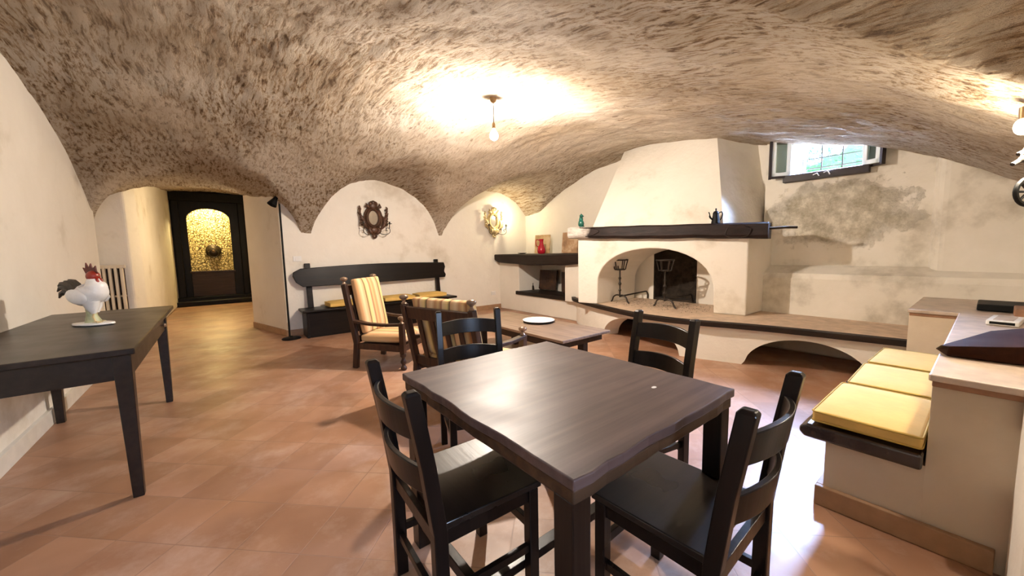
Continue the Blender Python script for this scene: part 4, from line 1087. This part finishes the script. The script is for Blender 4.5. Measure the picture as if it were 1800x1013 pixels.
bm = B(); lathe(bm, [(0.035, 0), (0.03, 0.015), (0.012, 0.02)], (-1.245, 8.40, 2.30), 14, rot=Matrix.Rotation(PI/2, 3, 'X')); tube(bm, smoothpath([(-1.245, 8.385, 2.30), (-1.245, 8.33, 2.30), (-1.245, 8.315, 2.33), (-1.245, 8.32, 2.36)], 4), 0.009, 8)
tag(obj('wall_hook', bm, M['iron'], smooth=True), 'small dark iron hook high on the pale pilaster left of the corridor', 'hook')

# ------------------------------------------------------------------ sconces
def sconce(label, loc, m, group):
    t = thing('mirror_sconce', label, 'sconce', loc, 0, group)
    # local: x along wall, -y toward the room
    bm = B()
    tube(bm, [(0.115*math.cos(a), -0.04, 0.155*math.sin(a)+0.02) for a in [2*PI*k/36 for k in range(36)]], 0.030, 8, True)
    tube(bm, [(0.152*math.cos(a), -0.03, 0.195*math.sin(a)+0.02) for a in [2*PI*k/36 for k in range(36)]], 0.018, 8, True)
    obj('oval_frame', bm, m, t, smooth=True)
    bm = B(); lathe(bm, [(0.10, 0), (0.10, 0.004)], (0, -0.02, 0.02), 32, 1, 1.4, rot=Matrix.Rotation(PI/2, 3, 'X')); obj('mirror', bm, M['mirror'], t)
    def leaf(bm, base, ang, L, w, curl=0.6):
        n = 9; pts = []; rr = []
        x, z = base; a = ang
        for k in range(n+1):
            f = k/n; pts.append((x, -0.035-0.035*math.sin(PI*f), z)); rr.append(max(0.003, w*math.sin(PI*(0.12+0.83*f))))
            x += L/n*math.cos(a); z += L/n*math.sin(a); a += curl/n*1.6
        tube(bm, pts, rr, 8)
    bm = B()   # crest
    blob(bm, (0, -0.05, 0.235), (0.075, 0.035, 0.065)); blob(bm, (0, -0.06, 0.285), (0.040, 0.03, 0.04))
    for s in (-1, 1):
        leaf(bm, (s*0.03, 0.22), PI/2-s*0.9, 0.12, 0.024, -s*1.6*-1); leaf(bm, (s*0.05, 0.19), PI/2-s*1.45, 0.13, 0.020, s*1.2); blob(bm, (s*0.125, -0.05, 0.215), (0.026, 0.02, 0.022))
    obj('crest', bm, m, t, smooth=True)
    for s in (-1, 1):   # side foliage
        bm = B()
        leaf(bm, (s*0.10, -0.19), PI/2-s*0.95, 0.30, 0.034, s*1.1)
        leaf(bm, (s*0.17, -0.10), PI/2-s*0.25, 0.24, 0.026, -s*0.3)
        for k in range(7):
            leaf(bm, (s*(0.19+0.006*k), -0.12+0.045*k), PI/2-s*(1.35-0.12*k), 0.085, 0.017, s*0.8)
        blob(bm, (s*0.235, -0.05, 0.165), (0.028, 0.022, 0.026)); obj('side_foliage', bm, m, t, smooth=True)
    bm = B()   # lower scrolls
    for s in (-1, 1):
        leaf(bm, (s*0.02, -0.28), PI/2-s*1.1, 0.18, 0.030, s*1.0); leaf(bm, (s*0.03, -0.17), PI/2-s*1.5, 0.14, 0.026, -s*1.4); blob(bm, (s*0.085, -0.055, -0.215), (0.035, 0.026, 0.035))
    blob(bm, (0, -0.06, -0.20), (0.075, 0.035, 0.06))
    tube(bm, [(0.032*math.cos(a), -0.05, -0.305+0.032*math.sin(a)) for a in [2*PI*k/16 for k in range(16)]], 0.017, 8, True)
    obj('lower_scrolls', bm, m, t, smooth=True)
    for s in (-1, 1):
        bm = B(); pts = [(s*0.06, -0.07, -0.235), (s*0.11, -0.13, -0.275), (s*0.17, -0.17, -0.285), (s*0.225, -0.19, -0.25), (s*0.235, -0.19, -0.20), (s*0.205, -0.19, -0.165), (s*0.17, -0.19, -0.175), (s*0.165, -0.19, -0.205), (s*0.19, -0.19, -0.215)]
        tube(bm, smoothpath(pts, 5), 0.006, 6)
        tube(bm, [(s*0.225, -0.19, -0.17), (s*0.23, -0.19, -0.10)], 0.008, 8)
        a = obj('candle_arm', bm, M['iron'], t, smooth=True)
        bm = B(); lathe(bm, [(0.012, 0), (0.040, 0.008), (0.042, 0.014), (0.014, 0.014), (0.014, 0.04), (0.016, 0.045)], (s*0.23, -0.19, -0.10), 16); obj('candle_cup', bm, M['iron'], a, smooth=True)
    return t
G = 'carved oval mirror sconces'
sconce('dark carved oval mirror sconce above the black wall bench', (2.28, YB-0.005, 1.93), M['carved'], G)
s2 = sconce('dark carved sconce coloured gold as lit by its own bulb in the corner above the shelf', (4.93, YB-0.005, 1.96), M['carved_lit'], G)
bm = B(); blob(bm, (0.23, -0.19, 0.0), (0.018, 0.018, 0.045)); obj('candle_bulb', bm, M['bulb'], s2, smooth=True)
point('sconce_bulb_light', (5.16, 6.70, 2.10), P_SCONCE, (1.0, 0.85, 0.55), 0.03)

# switch plates
for nm, loc, lab in (('wall_socket', (1.03, YB-0.008, 1.25), 'white double switch plate beside the floor lamp above the bench'),
                     ('wall_socket', (4.90, YB-0.008, 0.36), 'white socket plate low on the wall right of the bench')):
    o = tag(box(nm, loc, (0.12, 0.012, 0.085), M['white'], None, 0.003), lab, 'socket')
    box('socket_insert', (loc[0], loc[1]-0.008, loc[2]), (0.06, 0.006, 0.05), M['porcelain'], o, 0.001)
o = tag(box('wall_switch', (2.283, -0.155, 0.33), (0.012, 0.045, 0.11), M['white'], None, 0.003), 'white switch box low at the lower right edge beside the masonry seat', 'switch')

# ------------------------------------------------------------------ pendant bulb
def bulb_parts(t, L):
    """ceiling rose at the top, cable, holder, bulb hanging L below the origin"""
    bm = B(); lathe(bm, [(0.012, -0.05), (0.03, -0.035), (0.038, 0.0), (0.03, 0.03)], n=16); obj('ceiling_rose', bm, M['socket'], t, smooth=True)
    bm = B(); tube(bm, [(0, 0, -0.04), (0.004, 0, -L*0.5), (0, 0, -L)], 0.004, 6); obj('cable', bm, M['black'], t)
    bm = B(); lathe(bm, [(0.010, -L+0.01), (0.017, -L-0.005), (0.017, -L-0.045), (0.014, -L-0.05)], n=14); obj('holder', bm, M['socket'], t, smooth=True)
    bm = B(); lathe(bm, [(0.013, -L-0.048), (0.018, -L-0.062), (0.042, -L-0.10), (0.047, -L-0.125), (0.040, -L-0.150), (0.018, -L-0.168), (0.002, -L-0.172)], n=18)
    o = obj('glass_bulb', bm, M['bulb'], t, smooth=True); return o
t = thing('pendant_bulb', 'bare lit bulb hanging on a short cable from the vault', 'pendant lamp', (2.41, 3.34, 2.905))
bulb_parts(t, 0.26)
point('pendant_bulb_light', (2.41, 3.34, 2.40), P_MAIN, BULB, 0.04)

# iron pulley lamp hanging at the right edge
def pulley():
    x0, y0 = 2.65, -0.035
    zc = ceil_z(x0, y0)
    t = thing('pulley_lamp', 'black wrought-iron pulley wheel with curved hooks hanging at the right edge', 'pulley', (x0, y0, zc))
    dz = 1.50-zc
    e = Vector((0.616, -0.788, 0))*-1   # in-plane horizontal direction of the wheel
    r = Vector((0.788*0+0.79, -0.61, 0))
    bm = B(); R = 0.054
    c = Vector((0, -0.04, dz))
    tube(bm, [c+r*R*math.cos(a)+Vector((0, 0, R*math.sin(a))) for a in [2*PI*k/28 for k in range(28)]], 0.009, 8, True)
    for k in range(4):
        a = PI/4*k; d = r*math.cos(a)+Vector((0, 0, math.sin(a))); tube(bm, [c-d*R, c+d*R], 0.005, 6)
    obj('wheel', bm, M['black'], t, smooth=True)
    bm = B(); tube(bm, [c+Vector((0, 0, 0.0)), c+Vector((0, 0, 0.16)), Vector((0, -0.04, 0.02))], 0.010, 8); obj('hanger', bm, M['iron'], t, smooth=True)
    for k, (h, L, u) in enumerate(((0.135, 0.050, 0.02), (0.175, 0.030, 0.07))):
        bm = B(); tube(bm, smoothpath([c+Vector((0, 0, h-0.05)), c-r*L*0.4+Vector((0, 0, h)), c-r*L+Vector((0, 0, h-0.01)), c-r*(L+0.03)+Vector((0, 0, h-0.025))], 5), [0.013]*10+[0.008]*6, 8); obj('hook', bm, M['iron'], t, smooth=True)
pulley()
t = thing('ceiling_bulb', 'lit bulb under the vault at the upper right edge, beside the iron pulley', 'lamp', (2.62, -0.047, ceil_z(2.62, -0.047)-0.005))
bm = B(); blob(bm, (0, 0, -0.075), (0.030, 0.030, 0.035)); obj('glass_bulb', bm, M['bulb'], t, smooth=True)
bm = B(); lathe(bm, [(0.018, -0.05), (0.02, 0.0)], n=12); obj('holder', bm, M['socket'], t, smooth=True)
